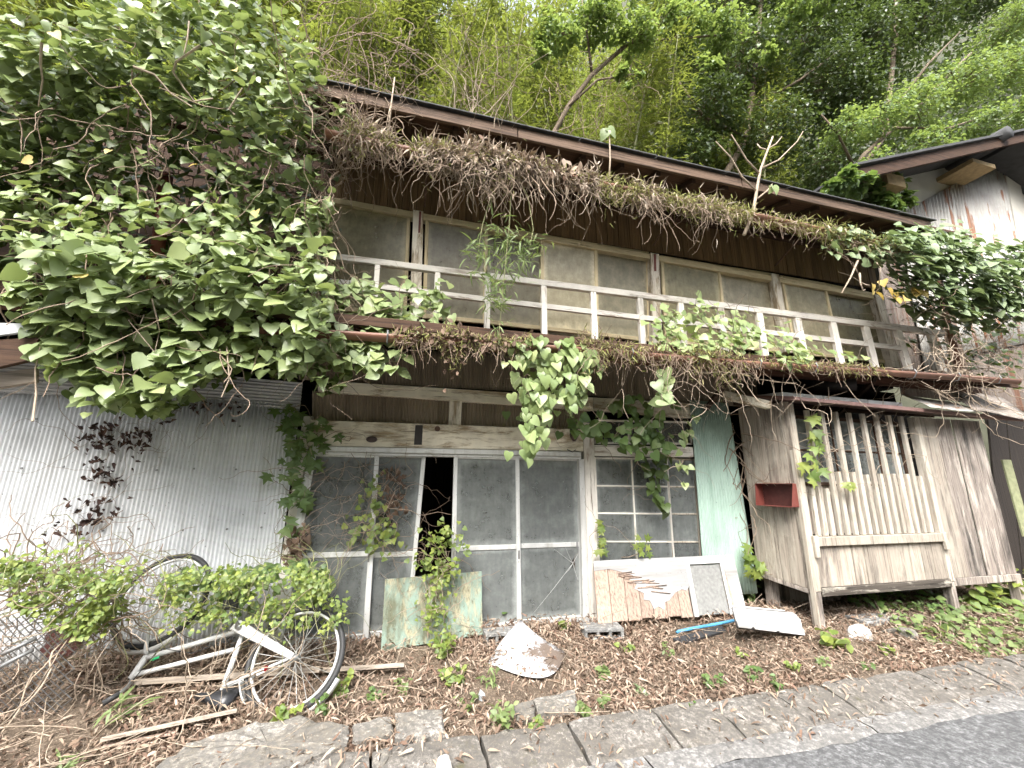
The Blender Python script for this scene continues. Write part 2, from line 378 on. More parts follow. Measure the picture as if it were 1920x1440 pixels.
def sash(parent, name, q, depth, fw, cols, rows, mf_up, mf_al, mg, mw=.022, mid=None, top=None, bot=None):
    """a framed sash: frame, muntin and pane pieces; q on the front plane."""
    e = part_empty(name, parent); q = [np.asarray(p, float) for p in q]
    Wd = np.linalg.norm(q[1]-q[0]); Ht = np.linalg.norm(q[3]-q[0]); du = fw/Wd; dt = (top or fw)/Ht; db = (bot or fw)/Ht
    N = (0, 1, 0)
    board('stile', sub(q, 0, du, 0, 1), depth, mf_up, e); board('stile', sub(q, 1-du, 1, 0, 1), depth, mf_up, e)
    board('rail', sub(q, du, 1-du, 0, dt), depth*.92, mf_al, e); board('rail', sub(q, du, 1-du, 1-db, 1), depth*.92, mf_al, e)
    us = np.linspace(du, 1-du, cols+1); vsb = list(np.linspace(dt, 1-db, rows+1)) if mid is None else [dt, mid, 1-db]
    mu = mw/Wd/2; mv = (mw if mid is None else fw*1.1)/Ht/2
    off = np.array([0, depth*.12, 0])
    for u in us[1:-1]: board('muntin', [p+off for p in sub(q, u-mu, u+mu, dt, 1-db)], depth*.6, mf_up, e)
    for v in vsb[1:-1]:
        for i in range(cols): board('muntin' if mid is None else 'mid_rail', [p+off*1.15 for p in sub(q, us[i]+(mu if i else 0), us[i+1]-(mu if i < cols-1 else 0), v-mv, v+mv)], depth*.6, mf_al, e)
    og = np.array([0, depth*.5, 0])
    for i in range(cols):
        for j in range(len(vsb)-1):
            board('pane', [p+og for p in sub(q, us[i], us[i+1], vsb[j], vsb[j+1])], .004, mg, e, c=.0005)
    return e

# ------------------------------------------------------------------ leaves and stems
def heart(ang=0.0, fold=.16, droop=.30, cup=0):
    R_ = [(.0, .02), (.20, -.12), (.44, -.05), (.53, .20), (.42, .50), (.20, .80), (0, 1.02)]
    if ang: R_ = [(.0, .0), (.24, -.09), (.50, .06), (.55, .30), (.36, .62), (.16, .84), (0, 1.05)]
    mid = [(0, .02), (0, .30), (0, .62), (0, 1.02)]
    def z(x, y): return fold*abs(x)-droop*max(y, 0)**2 - cup*x*x
    vs = [(x, y, z(x, y)) for x, y in mid]
    rs = [(x, y, z(x, y)) for x, y in R_[1:6]]; ls = [(-x, y, w) for x, y, w in rs]
    vs += rs+ls
    f = []
    for o, fl in ((4, False), (9, True)):
        for t in ((0, o, o+1), (0, o+1, o+2), (0, o+2, 1), (1, o+2, o+3), (1, o+3, 2), (2, o+3, o+4), (2, o+4, 3)):
            f.append(t[::-1] if fl else t)
    return np.array(vs)*[1, 1, 1], f
def lance(w=.11, droop=.35, fold=.1):
    ys = [0, .3, .65, 1]; ws = [.02, w, w*.75, 0]
    vs = []; f = []
    for y, a in zip(ys, ws):
        vs += [(-a, y, fold*a-droop*y*y), (a, y, fold*a-droop*y*y)]
    for i in range(3): f.append((2*i, 2*i+1, 2*i+3, 2*i+2))
    return np.array(vs), f
def oval(w=.3, droop=.3, fold=.15):
    R_ = [(w*.75, .22), (w, .5), (w*.6, .8)]
    def z(x, y): return fold*abs(x)-droop*y*y
    vs = [(0, 0, 0), (0, .5, z(0, .5)), (0, 1, z(0, 1))]+[(x, y, z(x, y)) for x, y in R_]+[(-x, y, z(x, y)) for x, y in R_]
    f = [(0, 3, 4, 1), (1, 4, 5, 2), (0, 1, 7, 6), (1, 2, 8, 7)]
    return np.array(vs), f
def maple():
    vs = [(0, 0, 0), (0, .38, .0)]; tips = [(-.62, .02), (-.66, .50), (0, 1.0), (.66, .50), (.62, .02)]; ins = [(-.30, .22), (-.20, .55), (.20, .55), (.30, .22)]
    seq = [(-.12, -.06), tips[0], ins[0], tips[1], ins[1], tips[2], ins[2], tips[3], ins[3], tips[4], (.12, -.06)]
    vs += [(x, y, -.25*(x*x+y*y)) for x, y in seq]
    f = [(1, 2+i+1, 2+i) for i in range(10)]+[(0, 1, 2), (0, 12, 1)]
    return np.array(vs), f
def blade():
    return np.array([(-.05, 0, 0), (.05, 0, 0), (.06, .5, -.02), (-.06, .5, -.02), (0, 1, -.15)]), [(0, 1, 2, 3), (3, 2, 4)]
HEART, HEART2, LANCE, OVAL, MAPLE, BLADE = heart(), heart(1, .12, .22), lance(), oval(), maple(), blade()
OVALW = oval(.38); SLIM = lance(.07, .5); CURL = lance(.12, .9, .5); CRUMP = heart(0, .9, .9)

def frames(nrm, tip):
    z = nrm/(np.linalg.norm(nrm, axis=1, keepdims=True)+1e-9)
    y = tip-(tip*z).sum(1, keepdims=True)*z; y = y/(np.linalg.norm(y, axis=1, keepdims=True)+1e-9)
    x = np.cross(y, z); return x, y, z
def leaf_mesh(name, tpl, pos, nrm, tip, size, org=(0, 0, 0)):
    tv, tf = tpl; x, y, z = frames(nrm, tip); s = np.asarray(size)[:, None, None]
    V = pos[:, None, :]-np.asarray(org)+s*(tv[None, :, 0:1]*x[:, None]+tv[None, :, 1:2]*y[:, None]+tv[None, :, 2:3]*z[:, None])
    n, kk = len(pos), len(tv)
    ln = np.array([len(f) for f in tf]); flat = np.concatenate([np.array(f) for f in tf])
    me = bpy.data.meshes.new(name); me.vertices.add(n*kk); me.vertices.foreach_set('co', V.astype(np.float32).ravel())
    L = (flat[None]+np.arange(n)[:, None]*kk).ravel(); me.loops.add(len(L)); me.loops.foreach_set('vertex_index', L.astype(np.int32))
    tot = np.tile(ln, n); st = np.concatenate([[0], np.cumsum(tot)[:-1]])
    me.polygons.add(len(tot)); me.polygons.foreach_set('loop_start', st.astype(np.int32)); me.polygons.foreach_set('loop_total', tot.astype(np.int32))
    me.polygons.foreach_set('use_smooth', [True]*len(tot))
    me.update(calc_edges=True); return me
SHARED = {}
def shared_leaf(tpl, mat):
    k = (id(tpl[0]), mat)
    if k not in SHARED:
        me = bpy.data.meshes.new('leaf'); me.from_pydata([tuple(p) for p in tpl[0]], [], tpl[1]); me.materials.append(MATS[mat])
        me.polygons.foreach_set('use_smooth', [True]*len(me.polygons)); SHARED[k] = me
    return SHARED[k]
class Leaves:
    def __init__(s): s.p = []; s.n = []; s.t = []; s.s = []
    def add(s, pos, nrm, tip, size):
        s.p.append(np.atleast_2d(pos)); s.n.append(np.atleast_2d(nrm)); s.t.append(np.atleast_2d(tip)); s.s.append(np.atleast_1d(size)); return s
    def arrays(s): return np.concatenate(s.p), np.concatenate(s.n), np.concatenate(s.t), np.concatenate(s.s)
    def build(s, parent, tpl, mat, single=300, rest='foliage'):
        """the leaves that show largest become objects of their own, the rest one mass of leaves."""
        p, n, t, z = s.arrays(); org = origin(parent)
        d = np.linalg.norm(p-CAM, axis=1); o = np.argsort(-(z/d)+ .012*(p[:, 1]+1)); p, n, t, z = p[o], n[o], t[o], z[o]
        k = min(single, len(p)); me = shared_leaf(tpl, mat)
        if k:
            x, y, w = frames(n[:k], t[:k])
            for i in range(k):
                ob = bpy.data.objects.new('leaf', me); COL.objects.link(ob); ob.parent = parent
                mm = Matrix.Identity(4)
                for a in range(3):
                    mm[a][0], mm[a][1], mm[a][2], mm[a][3] = x[i][a]*z[i], y[i][a]*z[i], w[i][a]*z[i], p[i][a]-org[a]
                ob.matrix_local = mm
        if len(p) > k:
            ob = link(rest, leaf_mesh(rest, tpl, p[k:], n[k:], t[k:], z[k:], org), mat, parent); ob['kind'] = 'stuff'
def inpoly(x, y, poly):
    poly = np.asarray(poly, float); n = len(poly); c = np.zeros(len(x), bool); j = n-1
    for i in range(n):
        xi, yi = poly[i]; xj, yj = poly[j]
        c ^= ((yi > y) != (yj > y)) & (x < (xj-xi)*(y-yi)/(yj-yi+1e-9)+xi); j = i
    return c
def sample(poly, n, holes=(), clump=0.0):
    """n points inside an outline; holes: (x, y, r, keep)"""
    poly = np.asarray(poly, float); lo, hi = poly.min(0), poly.max(0); out = []
    got = 0
    while got < n:
        a = rng.uniform(lo, hi, (n*3, 2)); k = inpoly(a[:, 0], a[:, 1], poly)
        for hx, hy, r, keep in holes:
            k &= (((a[:, 0]-hx)**2+(a[:, 1]-hy)**2) > r*r) | (rng.random(len(a)) < keep)
        if clump:
            s_ = [math.sin(x*.047+1.3*math.sin(y*.05))+math.sin(y*.071+1.1*math.sin(x*.041))+.8*math.sin(x*.13+y*.11) for x, y in a]
            k &= rng.random(len(a)) < np.clip(.5+clump*np.array(s_)*.45, .03, 1)
        a = a[k]; out.append(a); got += len(a)
    return np.concatenate(out)[:n]
def unproject(a, Yf):
    """sight lines onto a leafy front given as a function Y(x, z)."""
    out = []
    for x, y in a:
        Y = -1.0
        for _ in range(5):
            p = at(x, y, Y); Y = .5*Y+.5*Yf(p[0], p[2])
        out.append(at(x, y, Y))
    return np.array(out)
def leafdirs(n, base=(0, -.55, .85), sd=.35, tip=(0, -.6, -.6), tsd=.6):
    return np.array(base)+rng.normal(0, sd, (n, 3)), np.array(tip)+rng.normal(0, tsd, (n, 3))
def strand(p0, n, step, drift, jit, sag=0.0):
    p = np.array(p0, float); d = np.array(drift, float); pts = [p.copy()]
    for i in range(n):
        d = d+rng.normal(0, jit, 3); d[2] -= sag; d /= np.linalg.norm(d)+1e-9; p = p+d*step; pts.append(p.copy())
    return pts
def stems(name, lines, r, mat, parent, n=3, loc=None):
    m = MB()
    for L in lines:
        k = len(L); a = r*rng.uniform(.6, 1.5); m.tube(L, [a*(1-.6*i/k) for i in range(k)], n, False)
    o = m.build(name, mat, parent, True, loc)
    if parent is not None and len(lines) > 1: o['kind'] = 'stuff'
    return o
#--PART2--
# ------------------------------------------------------------------ the ground, the kerb and the road
def nz(x, y, s=1.0):
    return (math.sin(1.7*x*s+1.3*y*s)+math.sin(2.9*x*s-2.1*y*s+1.1)+.7*math.sin(5.3*x*s+4.1*y*s+2)+.5*math.sin(9.1*x*s-7.7*y*s))/3.2
def gz(x, y):                                  # height of the verge
    t = min(1, max(0, (y+1.45)/1.2)); t = t*t*(3-2*t)
    return .045+.115*t+.018*nz(x, y, 1.6)*min(1, max(0, (y+1.5)/.3))
def grid(x0, x1, y0, y1, nx, ny, h):
    xs, ys = np.linspace(x0, x1, nx+1), np.linspace(y0, y1, ny+1)
    vs = [(x, y, h(x, y)) for x in xs for y in ys]; fs = [(i*(ny+1)+j, (i+1)*(ny+1)+j, (i+1)*(ny+1)+j+1, i*(ny+1)+j+1) for i in range(nx) for j in range(ny)]
    return MB().add(vs, fs)
def struct(o): o['kind'] = 'structure'; return o
struct(grid(-150, 150, -150, 150, 2, 2, lambda x, y: -.30).build('ground', 'soil'))
struct(grid(-9, 16, -1.46, 3.2, 190, 60, gz).build('verge', 'soil', None, True))
struct(grid(-40, 60, -9, -1.93, 40, 8, lambda x, y: -.004+.006*nz(x*.3, y)).build('road', 'asphalt', None, True))
def hill(x, y): return -.2+max(0, y-3.0)*.80+max(0, y-14)*.9+max(0, x-14)*.85*min(1, max(0, y-3)/5)+.5*nz(x*.25, y*.25)*min(1, max(0, y-3))
struct(grid(-45, 110, 3.0, 60, 90, 40, hill).build('hillside', 'forest_floor', None, True))
struct(grid(-70, 70, -60, -9.0, 30, 24, lambda x, y: -.05+max(0, -9.5-y)*.6+.8*nz(x*.2, y*.2)*min(1, max(0, -9.5-y))).build('hillside', 'forest_floor', None, True))  # unseen slope across the road, added to block low sky light
kerb = bpy.data.objects.new('kerb', None); COL.objects.link(kerb); kerb['kind'] = 'structure'
jx = [-6.3, -5.7, -5.1, -4.5, -3.9, -3.3, -2.7, -2.1, -1.45, -.75, -.05, .56, 1.12, 1.72, 2.18, 2.72, 3.17, 3.6, 4.14, 4.66, 5.2, 5.8, 6.4, 7.0, 7.6, 8.2, 8.8, 9.4, 10]
for i in range(len(jx)-1):                     # sloping kerb slabs with open joints
    a, b = jx[i]+.011, jx[i+1]-.011; s_ = rng.uniform(-.012, .012, 4)
    yb, yf = -1.47+rng.uniform(-.012, .012), -1.80
    m = MB(); n = 7; vs = []; fs = []
    for u in range(n+1):
        for v in range(6):
            x = a+(b-a)*u/n; y = yb+(yf-yb)*v/5; x += .02*(v-2.5)/5
            z = (1-v/5)*(.085+s_[0])+(v/5)*(.012+s_[1]*.4)+s_[2]*(u/n-.5)
            edge = (u in (0, n)) + (v in (0, 5)); z -= .010*edge; z += rng.normal(0, .0022)
            if edge: x += rng.normal(0, .004); y += rng.normal(0, .005)
            vs.append((x, y, z))
    for u in range(n):
        for v in range(5): fs.append((u*6+v, u*6+v+1, (u+1)*6+v+1, (u+1)*6+v))
    k = len(vs); ring = [u*6 for u in range(n+1)]+[n*6+v for v in range(1, 6)]+[u*6+5 for u in range(n-1, -1, -1)]+[v for v in range(4, 0, -1)]
    vs += [(vs[r][0], vs[r][1], -.12) for r in ring]
    for q in range(len(ring)):
        q2 = (q+1) % len(ring); fs.append((ring[q], ring[q2], k+q2, k+q))
    m.add(vs, fs).build('slab', 'kerb_concrete', kerb, False)
jx2 = [-6, -4.5, -3, -1.6, .1, 1.45, 3.05, 4.6, 6.1, 7.6, 10]
for i in range(len(jx2)-1):                    # the flat concrete lip beside the asphalt
    g = grid(jx2[i]+.005, jx2[i+1]-.005, -1.955, -1.795, 12, 3, lambda x, y: .010+.003*nz(x*3, y*3))
    for q, (x, y, z) in enumerate(g.v):
        if y < -1.95: g.v[q] = (x, y+.03*nz(x*2.3, 0)+rng.normal(0, .006), z-.012)
    g.build('lip', 'apron_concrete', kerb, True)

# ------------------------------------------------------------------ the derelict house
H = thing('abandoned_house', 'derelict two-storey wooden house, eaves overgrown, patched with corrugated metal', 'house', (2.5, 0, .1))
UP = (0, 1, 0)
# dark rooms behind the glass
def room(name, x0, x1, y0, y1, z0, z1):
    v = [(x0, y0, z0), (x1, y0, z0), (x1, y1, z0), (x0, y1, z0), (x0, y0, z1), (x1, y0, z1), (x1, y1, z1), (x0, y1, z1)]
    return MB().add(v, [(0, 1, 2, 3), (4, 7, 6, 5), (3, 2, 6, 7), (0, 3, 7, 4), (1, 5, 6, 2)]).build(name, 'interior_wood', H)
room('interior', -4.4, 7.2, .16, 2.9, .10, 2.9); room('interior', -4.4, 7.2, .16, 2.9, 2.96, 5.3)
# left: silver corrugated sheets
zt = 2.20
for x0, x1, dy in ((-4.6, -3.45, 0), (-3.48, -2.26, -.004), (-2.30, -1.62, -.009), (-1.66, -.985, -.004)):
    corrugated('wall_sheet', [(x0, -.02+dy, zt+.05), (x1, -.02+dy, zt+.05), (x1+.0, -.02+dy, .02), (x0, -.02+dy, .02)], .0318, .0095, 'silver_sheet', H)
q = quad(-.035, (-330, 712), (562, 712), (556, 769), (-330, 752)); q2 = [at(-330, 640, -.035), at(150, 700, -.035), at(150, 756, -.035), at(-330, 752, -.035)]
corrugated('wall_sheet', [(-4.6, -.036, 2.53), (-2.35, -.036, 2.50), (-2.35, -.036, 2.215), (-4.6, -.036, 2.21)], .0318, .009, 'silver_sheet_flat', H, along='u', rows=10)
corrugated('wall_sheet', [(-2.38, -.030, 2.50), (-.985, -.030, 2.455), (-.985, -.030, 2.19), (-2.38, -.030, 2.215)], .0318, .009, 'silver_sheet_flat', H, along='u', rows=10)
scr = MB(); scr.tube([(0, 0, 0), (0, -.008, 0)], .009, 7); sme = scr.mesh('screw')
sme.materials.append(MATS['wire_grey'])
for z in (2.02, 1.62, 1.12, .78):
    for x in np.arange(-3.3, -1.0, .31):
        o = link('screw', sme, None, H); o.location = Vector((x+rng.uniform(-.05, .05), -.034, z+rng.uniform(-.012, .012)))-H.location
# brown corrugated strip under the lower eave and over the doors
corrugated('wall_sheet', quad(.0, (560, 650), (1120, 668), (1120, 742), (560, 712)), .0318, .008, 'brown_sheet', H)
corrugated('wall_sheet', quad(.0, (1100, 668), (1420, 690), (1420, 765), (1100, 742)), .0318, .008, 'brown_sheet', H)
corrugated('wall_sheet', quad(.02, (585, 733), (845, 742), (845, 805), (585, 796)), .0318, .008, 'brown_sheet', H)
corrugated('wall_sheet', quad(.02, (864, 742), (1100, 757), (1100, 820), (864, 806)), .0318, .008, 'brown_sheet', H)
board('upper_lintel', quad(-.05, (596, 713), (1112, 745), (1112, 769), (596, 733)), .09, 'cream_wood_along', H)
board('upper_lintel', quad(-.048, (1113, 745), (1296, 756), (1296, 784), (1113, 768)), .09, 'cream_wood_along', H)
board('stud', quad(-.03, (844, 738), (867, 740), (864, 802), (841, 800)), .06, 'cream_wood_upright', H)
board('main_lintel', quad(-.07, (582, 787), (1094, 805), (1094, 846), (578, 836)), .12, 'cream_wood_along', H)
board('strap', quad(-.076, (779, 797), (793, 797), (791, 834), (776, 834)), .005, 'iron_dark', H)
p_ = at(820, 804, -.07); MB().tube([p_, p_+[0, -.012, 0]], .028, 12).build('knob', 'rust_iron', H)
# door post left and right, aluminium frame
DY = -.02
board('post', quad(-.045, (1093, 792), (1113, 793), (1126, 1178), (1106, 1178)), .10, 'peeling_rail_upright', H)
board('post', quad(-.040, (568, 780), (586, 780), (520, 1200), (504, 1200)), .08, 'peeling_rail_upright', H)
fr = part_empty('door_frame', H)
board('head', quad(-.085, (582, 836), (1090, 847), (1090, 856), (580, 846)), .13, 'aluminium', fr)
board('head', quad(-.065, (582, 846.5), (1090, 856.5), (1090, 861), (580, 852)), .11, 'aluminium', fr)
board('jamb', quad(-.065, (1086, 861), (1095, 861), (1106, 1172), (1094, 1172)), .11, 'aluminium', fr)
board('jamb', quad(-.065, (578, 852), (588, 852), (528, 1170), (516, 1170)), .11, 'aluminium', fr)
board('sill', [(-1.05, -.09, .15), (1.92, -.09, .15), (1.92, -.09, .09), (-1.05, -.09, .09)], .16, 'aluminium', fr)
zb = .155
def toz(a, b, Y, z):                            # continue the line a-b on plane Y down to height z
    p, q_ = at(*a, Y), at(*b, Y); k = (z-p[2])/(q_[2]-p[2]); return p+(q_-p)*k
def door(Y, tl, bl, tr, br, midy):
    q = [at(*tl, Y), at(*tr, Y), toz(tr, br, Y, zb), toz(tl, bl, Y, zb)]
    mz = at(*midy, Y)[2]; v = (q[0][2]-mz)/(q[0][2]-zb)
    return sash(H, 'sliding_door', q, .03, .042, 1, 2, 'aluminium', 'aluminium', 'dusty_glass', mid=v, top=.03, bot=.06)
door(-.055, (584, 849), (546, 1050), (711, 853), (692, 1180), (640, 1040))
door(-.015, (655, 850), (628, 1120), (799, 853), (778, 1080), (740, 1040))
door(-.055, (851, 854), (846, 1070), (974, 857), (978, 1165), (920, 1027))
door(-.015, (966, 856), (972, 1165), (1089, 860), (1096, 1165), (1040, 1022))
# hole and cracks in the right door pane, door pulls
for x, y in ((691, 1045), (973, 1040), (1082, 1022)):
    p = at(x, y, -.058); MB().box(p[0]-.008, p[0]+.008, p[1]-.004, p[1], p[2]-.04, p[2]+.04, .002).build('door_pull', 'wire_grey', H)
cx_ = at(1074, 1056, -.004); star = []
for k in range(11):
    a = 2*math.pi*k/11; r_ = (.02 if k % 2 else .04)*rng.uniform(.8, 1.3); star.append((cx_[0]+r_*.7*math.cos(a), cx_[1]-.0025, cx_[2]+r_*math.sin(a)*1.3))
MB().add(star, [tuple(range(11))[::-1]]).build('hole', 'interior_wood', H)
m = MB()
for x, y in ((1040, 1030), (1058, 1020), (1090, 1028), (1084, 1088), (1000, 1150), (1060, 1076)):
    e_ = at(x, y, -.006); d = (cx_-[0, .003, 0])*0+cx_; mid_ = (d+e_)/2+[rng.normal(0, .006), 0, rng.normal(0, .006)]
    m.tube([d+[0, -.003, 0], mid_+[0, -.001, 0], e_], [.0022, .0016, .0006], 4)
m.build('crack', 'white_paint', H)
# cloth behind the second door
def drape(name, q, n, amp, mat, parent=H):
    q = [np.asarray(p, float) for p in q]; vs = []; fs = []; ph = rng.uniform(0, 6)
    for i in range(n*6+1):
        for j in range(7):
            u, v = i/(n*6), j/6; uu = u+.03*math.sin(5*v+ph)
            vs.append(bil(q, uu, v)+np.array([0, amp*math.sin(2*math.pi*u*n+ph+.8*v)*(.6+.4*v), 0]))
    for i in range(n*6):
        for j in range(6): fs.append((i*7+j, i*7+j+1, i*7+j+8, i*7+j+7))
    return MB().add(vs, fs).build(name, mat, parent, True)
drape('curtain', quad(.07, (735, 850), (772, 852), (758, 1045), (728, 1040)), 3, .025, 'lace_cloth')
# the small-paned window right of the doors
wt = quad(-.02, (1116, 786), (1298, 790), (1299, 834), (1116, 832))
sash(H, 'transom_window', wt, .035, .022, 3, 1, 'peeling_rail_upright', 'peeling_rail_along', 'clear_dark_glass', mw=.03)
board('window_rail', quad(-.05, (1115, 834), (1300, 838), (1301, 857), (1115, 855)), .09, 'peeling_rail_along', H)
sash(H, 'window', quad(-.03, (1114, 857), (1252, 859), (1268, 1075), (1122, 1075)), .03, .022, 2, 4, 'peeling_rail_upright', 'peeling_rail_along', 'dusty_glass', mw=.018)
sash(H, 'window', quad(.005, (1240, 859), (1304, 860), (1318, 1075), (1253, 1075)), .03, .022, 1, 4, 'bleached_slat', 'bleached_slat', 'dusty_glass', mw=.018)
board('sill_wall', [(1.98, -.03, .62), (3.5, -.03, .62), (3.5, -.03, .1), (1.98, -.03, .1)], .06, 'brown_panel', H)
# mint green sheet
corrugated('wall_sheet', [at(1293, 750, -.06), at(1366, 756, -.06), at(1421, 1112, -.06), at(1322, 1120, -.06)], .0318, .0085, 'mint_sheet', H)
# ---- lower eave
EY = -.95
sl_ = MB(); XL, XR = -4.8, 7.6
def eave(z_in, z_out, y_out, name, mat, t=.03, xl=XL, xr=XR):
    return MB().add([(xl, .05, z_in), (xr, .05, z_in), (xr, y_out, z_out), (xl, y_out, z_out), (xl, .05, z_in+t), (xr, .05, z_in+t), (xr, y_out, z_out+t), (xl, y_out, z_out+t)],
        [(0, 1, 2, 3), (7, 6, 5, 4), (3, 2, 6, 7), (0, 4, 5, 1), (0, 3, 7, 4), (1, 5, 6, 2)]).build(name, mat, H)
lo = eave(3.17, 2.80, EY, 'lower_eave', 'dark_wood_along')
for x in np.arange(-4.6, 7.5, .455):            # rafters under the lower eave
    MB().hexa([(x, EY+.03, 2.805), (x+.05, EY+.03, 2.805), (x+.05, EY+.03, 2.745), (x, EY+.03, 2.745)], (0, 1, .37), 1.03).build('rafter', 'dark_wood_out', lo)
board('eave_beam', [(XL, -.62, 2.87), (XR, -.62, 2.87), (XR, -.62, 2.77), (XL, -.62, 2.77)], .09, 'rust_brown_beam', lo)
board('fascia', [(XL, EY-.022, 2.835), (XR, EY-.022, 2.855), (XR, EY-.022, 2.76), (XL, EY-.022, 2.755)], .02, 'dark_wood_along', lo)
for x in (1.45, 3.55, 5.6):                       # struts
    MB().hexa([(x, -.66, 2.85), (x+.06, -.66, 2.85), (x+.06, -.62, 2.78), (x, -.62, 2.78)], (0, .62, -.42), .74).build('strut', 'dark_wood_out', lo)
GL = [(480, 616), (640, 624), (850, 638), (1100, 655), (1380, 678), (1560, 690), (1750, 702), (1905, 713)]
gl = [at(x, y, EY-.09) for x, y in GL]
def gutter(name, pts, r, parent):
    m = MB(); vs = []; fs = []; n = 9
    for i, p in enumerate(pts):
        for j in range(n):
            a = math.pi+math.pi*j/(n-1); vs.append((p[0], p[1]+r*math.cos(a), p[2]+r*math.sin(a)))
        for j in range(n):
            a = 2*math.pi-math.pi*j/(n-1); vs.append((p[0], p[1]+(r-.006)*math.cos(a), p[2]+(r-.006)*math.sin(a)))
    k = 2*n
    for i in range(len(pts)-1):
        for j in range(k):
            j2 = (j+1) % k; fs.append((i*k+j, (i+1)*k+j, (i+1)*k+j2, i*k+j2))
    fs += [tuple(range(k)), tuple((len(pts)-1)*k+j for j in range(k))[::-1]]
    return m.add(vs, fs).build(name, 'gutter_brown', parent, True)
gutter('gutter', gl, .055, lo)
for x in np.arange(-.9, 7.2, .72):               # hooks that carry the gutter
    z = float(np.interp(x, [p[0] for p in gl], [p[2] for p in gl])); c = EY-.09
    MB().tube([(x, c-.05, z+.03), (x, c-.064, z-.01), (x, c-.03, z-.062), (x, c+.03, z-.062), (x, c+.064, z-.01), (x, c+.07, z+.05)], .006, 5).build('gutter_hook', 'wire_grey', lo)
# the left end of the eave seen against the sky: pale sheet, dark boards
board('end_sheet', [at(-60, 604, -1.12), at(52, 606, -1.12), at(52, 622, -1.12), at(-60, 636, -1.12)], .02, 'white_flashing', lo)
board('end_board', [at(-60, 640, -1.1), at(70, 632, -1.1), at(70, 672, -1.1), at(-60, 702, -1.1)], .03, 'dark_wood_along', lo)
board('end_board', [at(-60, 704, -1.0), at(66, 690, -1.0), at(66, 716, -1.0), at(-60, 738, -1.0)], .03, 'timber', lo)
# ---- railing
RY = -.45; rl = part_empty('railing', H)
board('handrail', quad(RY, (560, 466), (1772, 619), (1772, 630), (560, 477)), .05, 'peeling_rail_along', rl)
board('handrail', quad(RY+.008, (560, 514), (1700, 649), (1700, 658), (560, 524)), .03, 'peeling_rail_along', rl)
for x in (598, 708, 821, 915, 1020, 1113, 1201, 1277, 1352, 1425, 1497, 1563, 1625, 1686, 1748):
    yt = 466+(x-560)*.1271+9; xb = x+ (x-960)*.03; yb = yt+ (98 if x < 1300 else 98-(x-1300)*.062)
    w = 5.0 if x < 1300 else 5.4
    board('baluster', quad(RY+.004, (x-w, yt), (x+w, yt+1), (xb+w, yb+1), (xb-w, yb)), .045, 'peeling_rail_upright', rl)
# ---- upper storey
uw = part_empty('upper_wall', H)
for i, x in enumerate(np.arange(-4.6, 7.1, .0815)):
    board('siding_board', [(x, .03+.004*(i % 2), 5.16), (x+.078, .03+.004*(i % 2), 5.16), (x+.078, .03+.004*(i % 2), 4.56), (x, .03+.004*(i % 2), 4.56)], .02, 'brown_siding' if x > -.95 else 'dark_wood_along', uw, c=.003)
for x in np.arange(-4.6, -.9, .18):
    board('siding_board', [(x, .04, 4.56), (x+.176, .04, 4.56), (x+.176, .04, 3.0), (x, .04, 3.0)], .02, 'dark_wood_along', uw, c=.003)
board('window_head', quad(-.03, (600, 365), (1650, 553), (1650, 562), (600, 376)), .10, 'olive_frame_along', uw)
posts = [((775, 393), (794, 396), (789, 595), (768, 592)), ((1220, 473), (1236, 476), (1243, 645), (1224, 643)), ((1447, 512), (1461, 514), (1488, 662), (1472, 660)), ((1640, 552), (1655, 554), (1692, 690), (1674, 688))]
for p in posts: board('post', quad(-.05, *p), .10, 'cream_wood_upright', uw)
p_ = at(788, 395, -.055); board('strap', quad(-.056, (786, 396), (790, 396), (788, 436), (784, 436)), .005, 'red_rust', uw)
board('strap', quad(-.056, (1226, 476), (1230, 476), (1231, 508), (1227, 508)), .005, 'red_rust', uw)
US = [(-.0, (596, 372), (770, 398), (762, 594), (590, 578)), (-.01, (798, 402), (915, 421), (912, 607), (792, 596)), (.03, (908, 420), (1021, 439), (1021, 619), (905, 606)),
      (-.01, (1014, 438), (1120, 456), (1124, 630), (1014, 618)), (.03, (1113, 455), (1217, 472), (1221, 641), (1117, 629)),
      (-.01, (1239, 478), (1350, 497), (1368, 652), (1248, 643)), (.03, (1343, 496), (1448, 512), (1473, 661), (1362, 652)),
      (-.01, (1464, 516), (1548, 530), (1580, 672), (1491, 664)), (.03, (1541, 529), (1640, 549), (1676, 682), (1573, 671))]
GV = ['upper_glass', 'upper_glass_grey', 'upper_glass_grey', 'upper_glass_pale', 'upper_glass_grey', 'upper_glass', 'upper_glass_pale', 'upper_glass_pale', 'upper_glass']
for (Y, *pp), gm in zip(US, GV): sash(uw, 'window', quad(Y, *pp), .032, .04, 1, 1, 'olive_frame_upright', 'olive_frame_along', gm, bot=.05)
for pp in (((1024, 450), (1118, 465), (1120, 640), (1022, 630)), ((1358, 505), (1440, 520), (1460, 660), (1372, 655)), ((1470, 520), (1540, 534), (1572, 672), (1495, 664))):
    drape('curtain', quad(.11, *pp), 5, .022, 'curtain_cloth', uw)
board('blind', quad(.13, (600, 380), (770, 405), (762, 600), (596, 585)), .01, 'paper_back', uw)
board('blind', quad(.13, (1245, 490), (1345, 505), (1365, 660), (1255, 650)), .01, 'paper_back', uw)
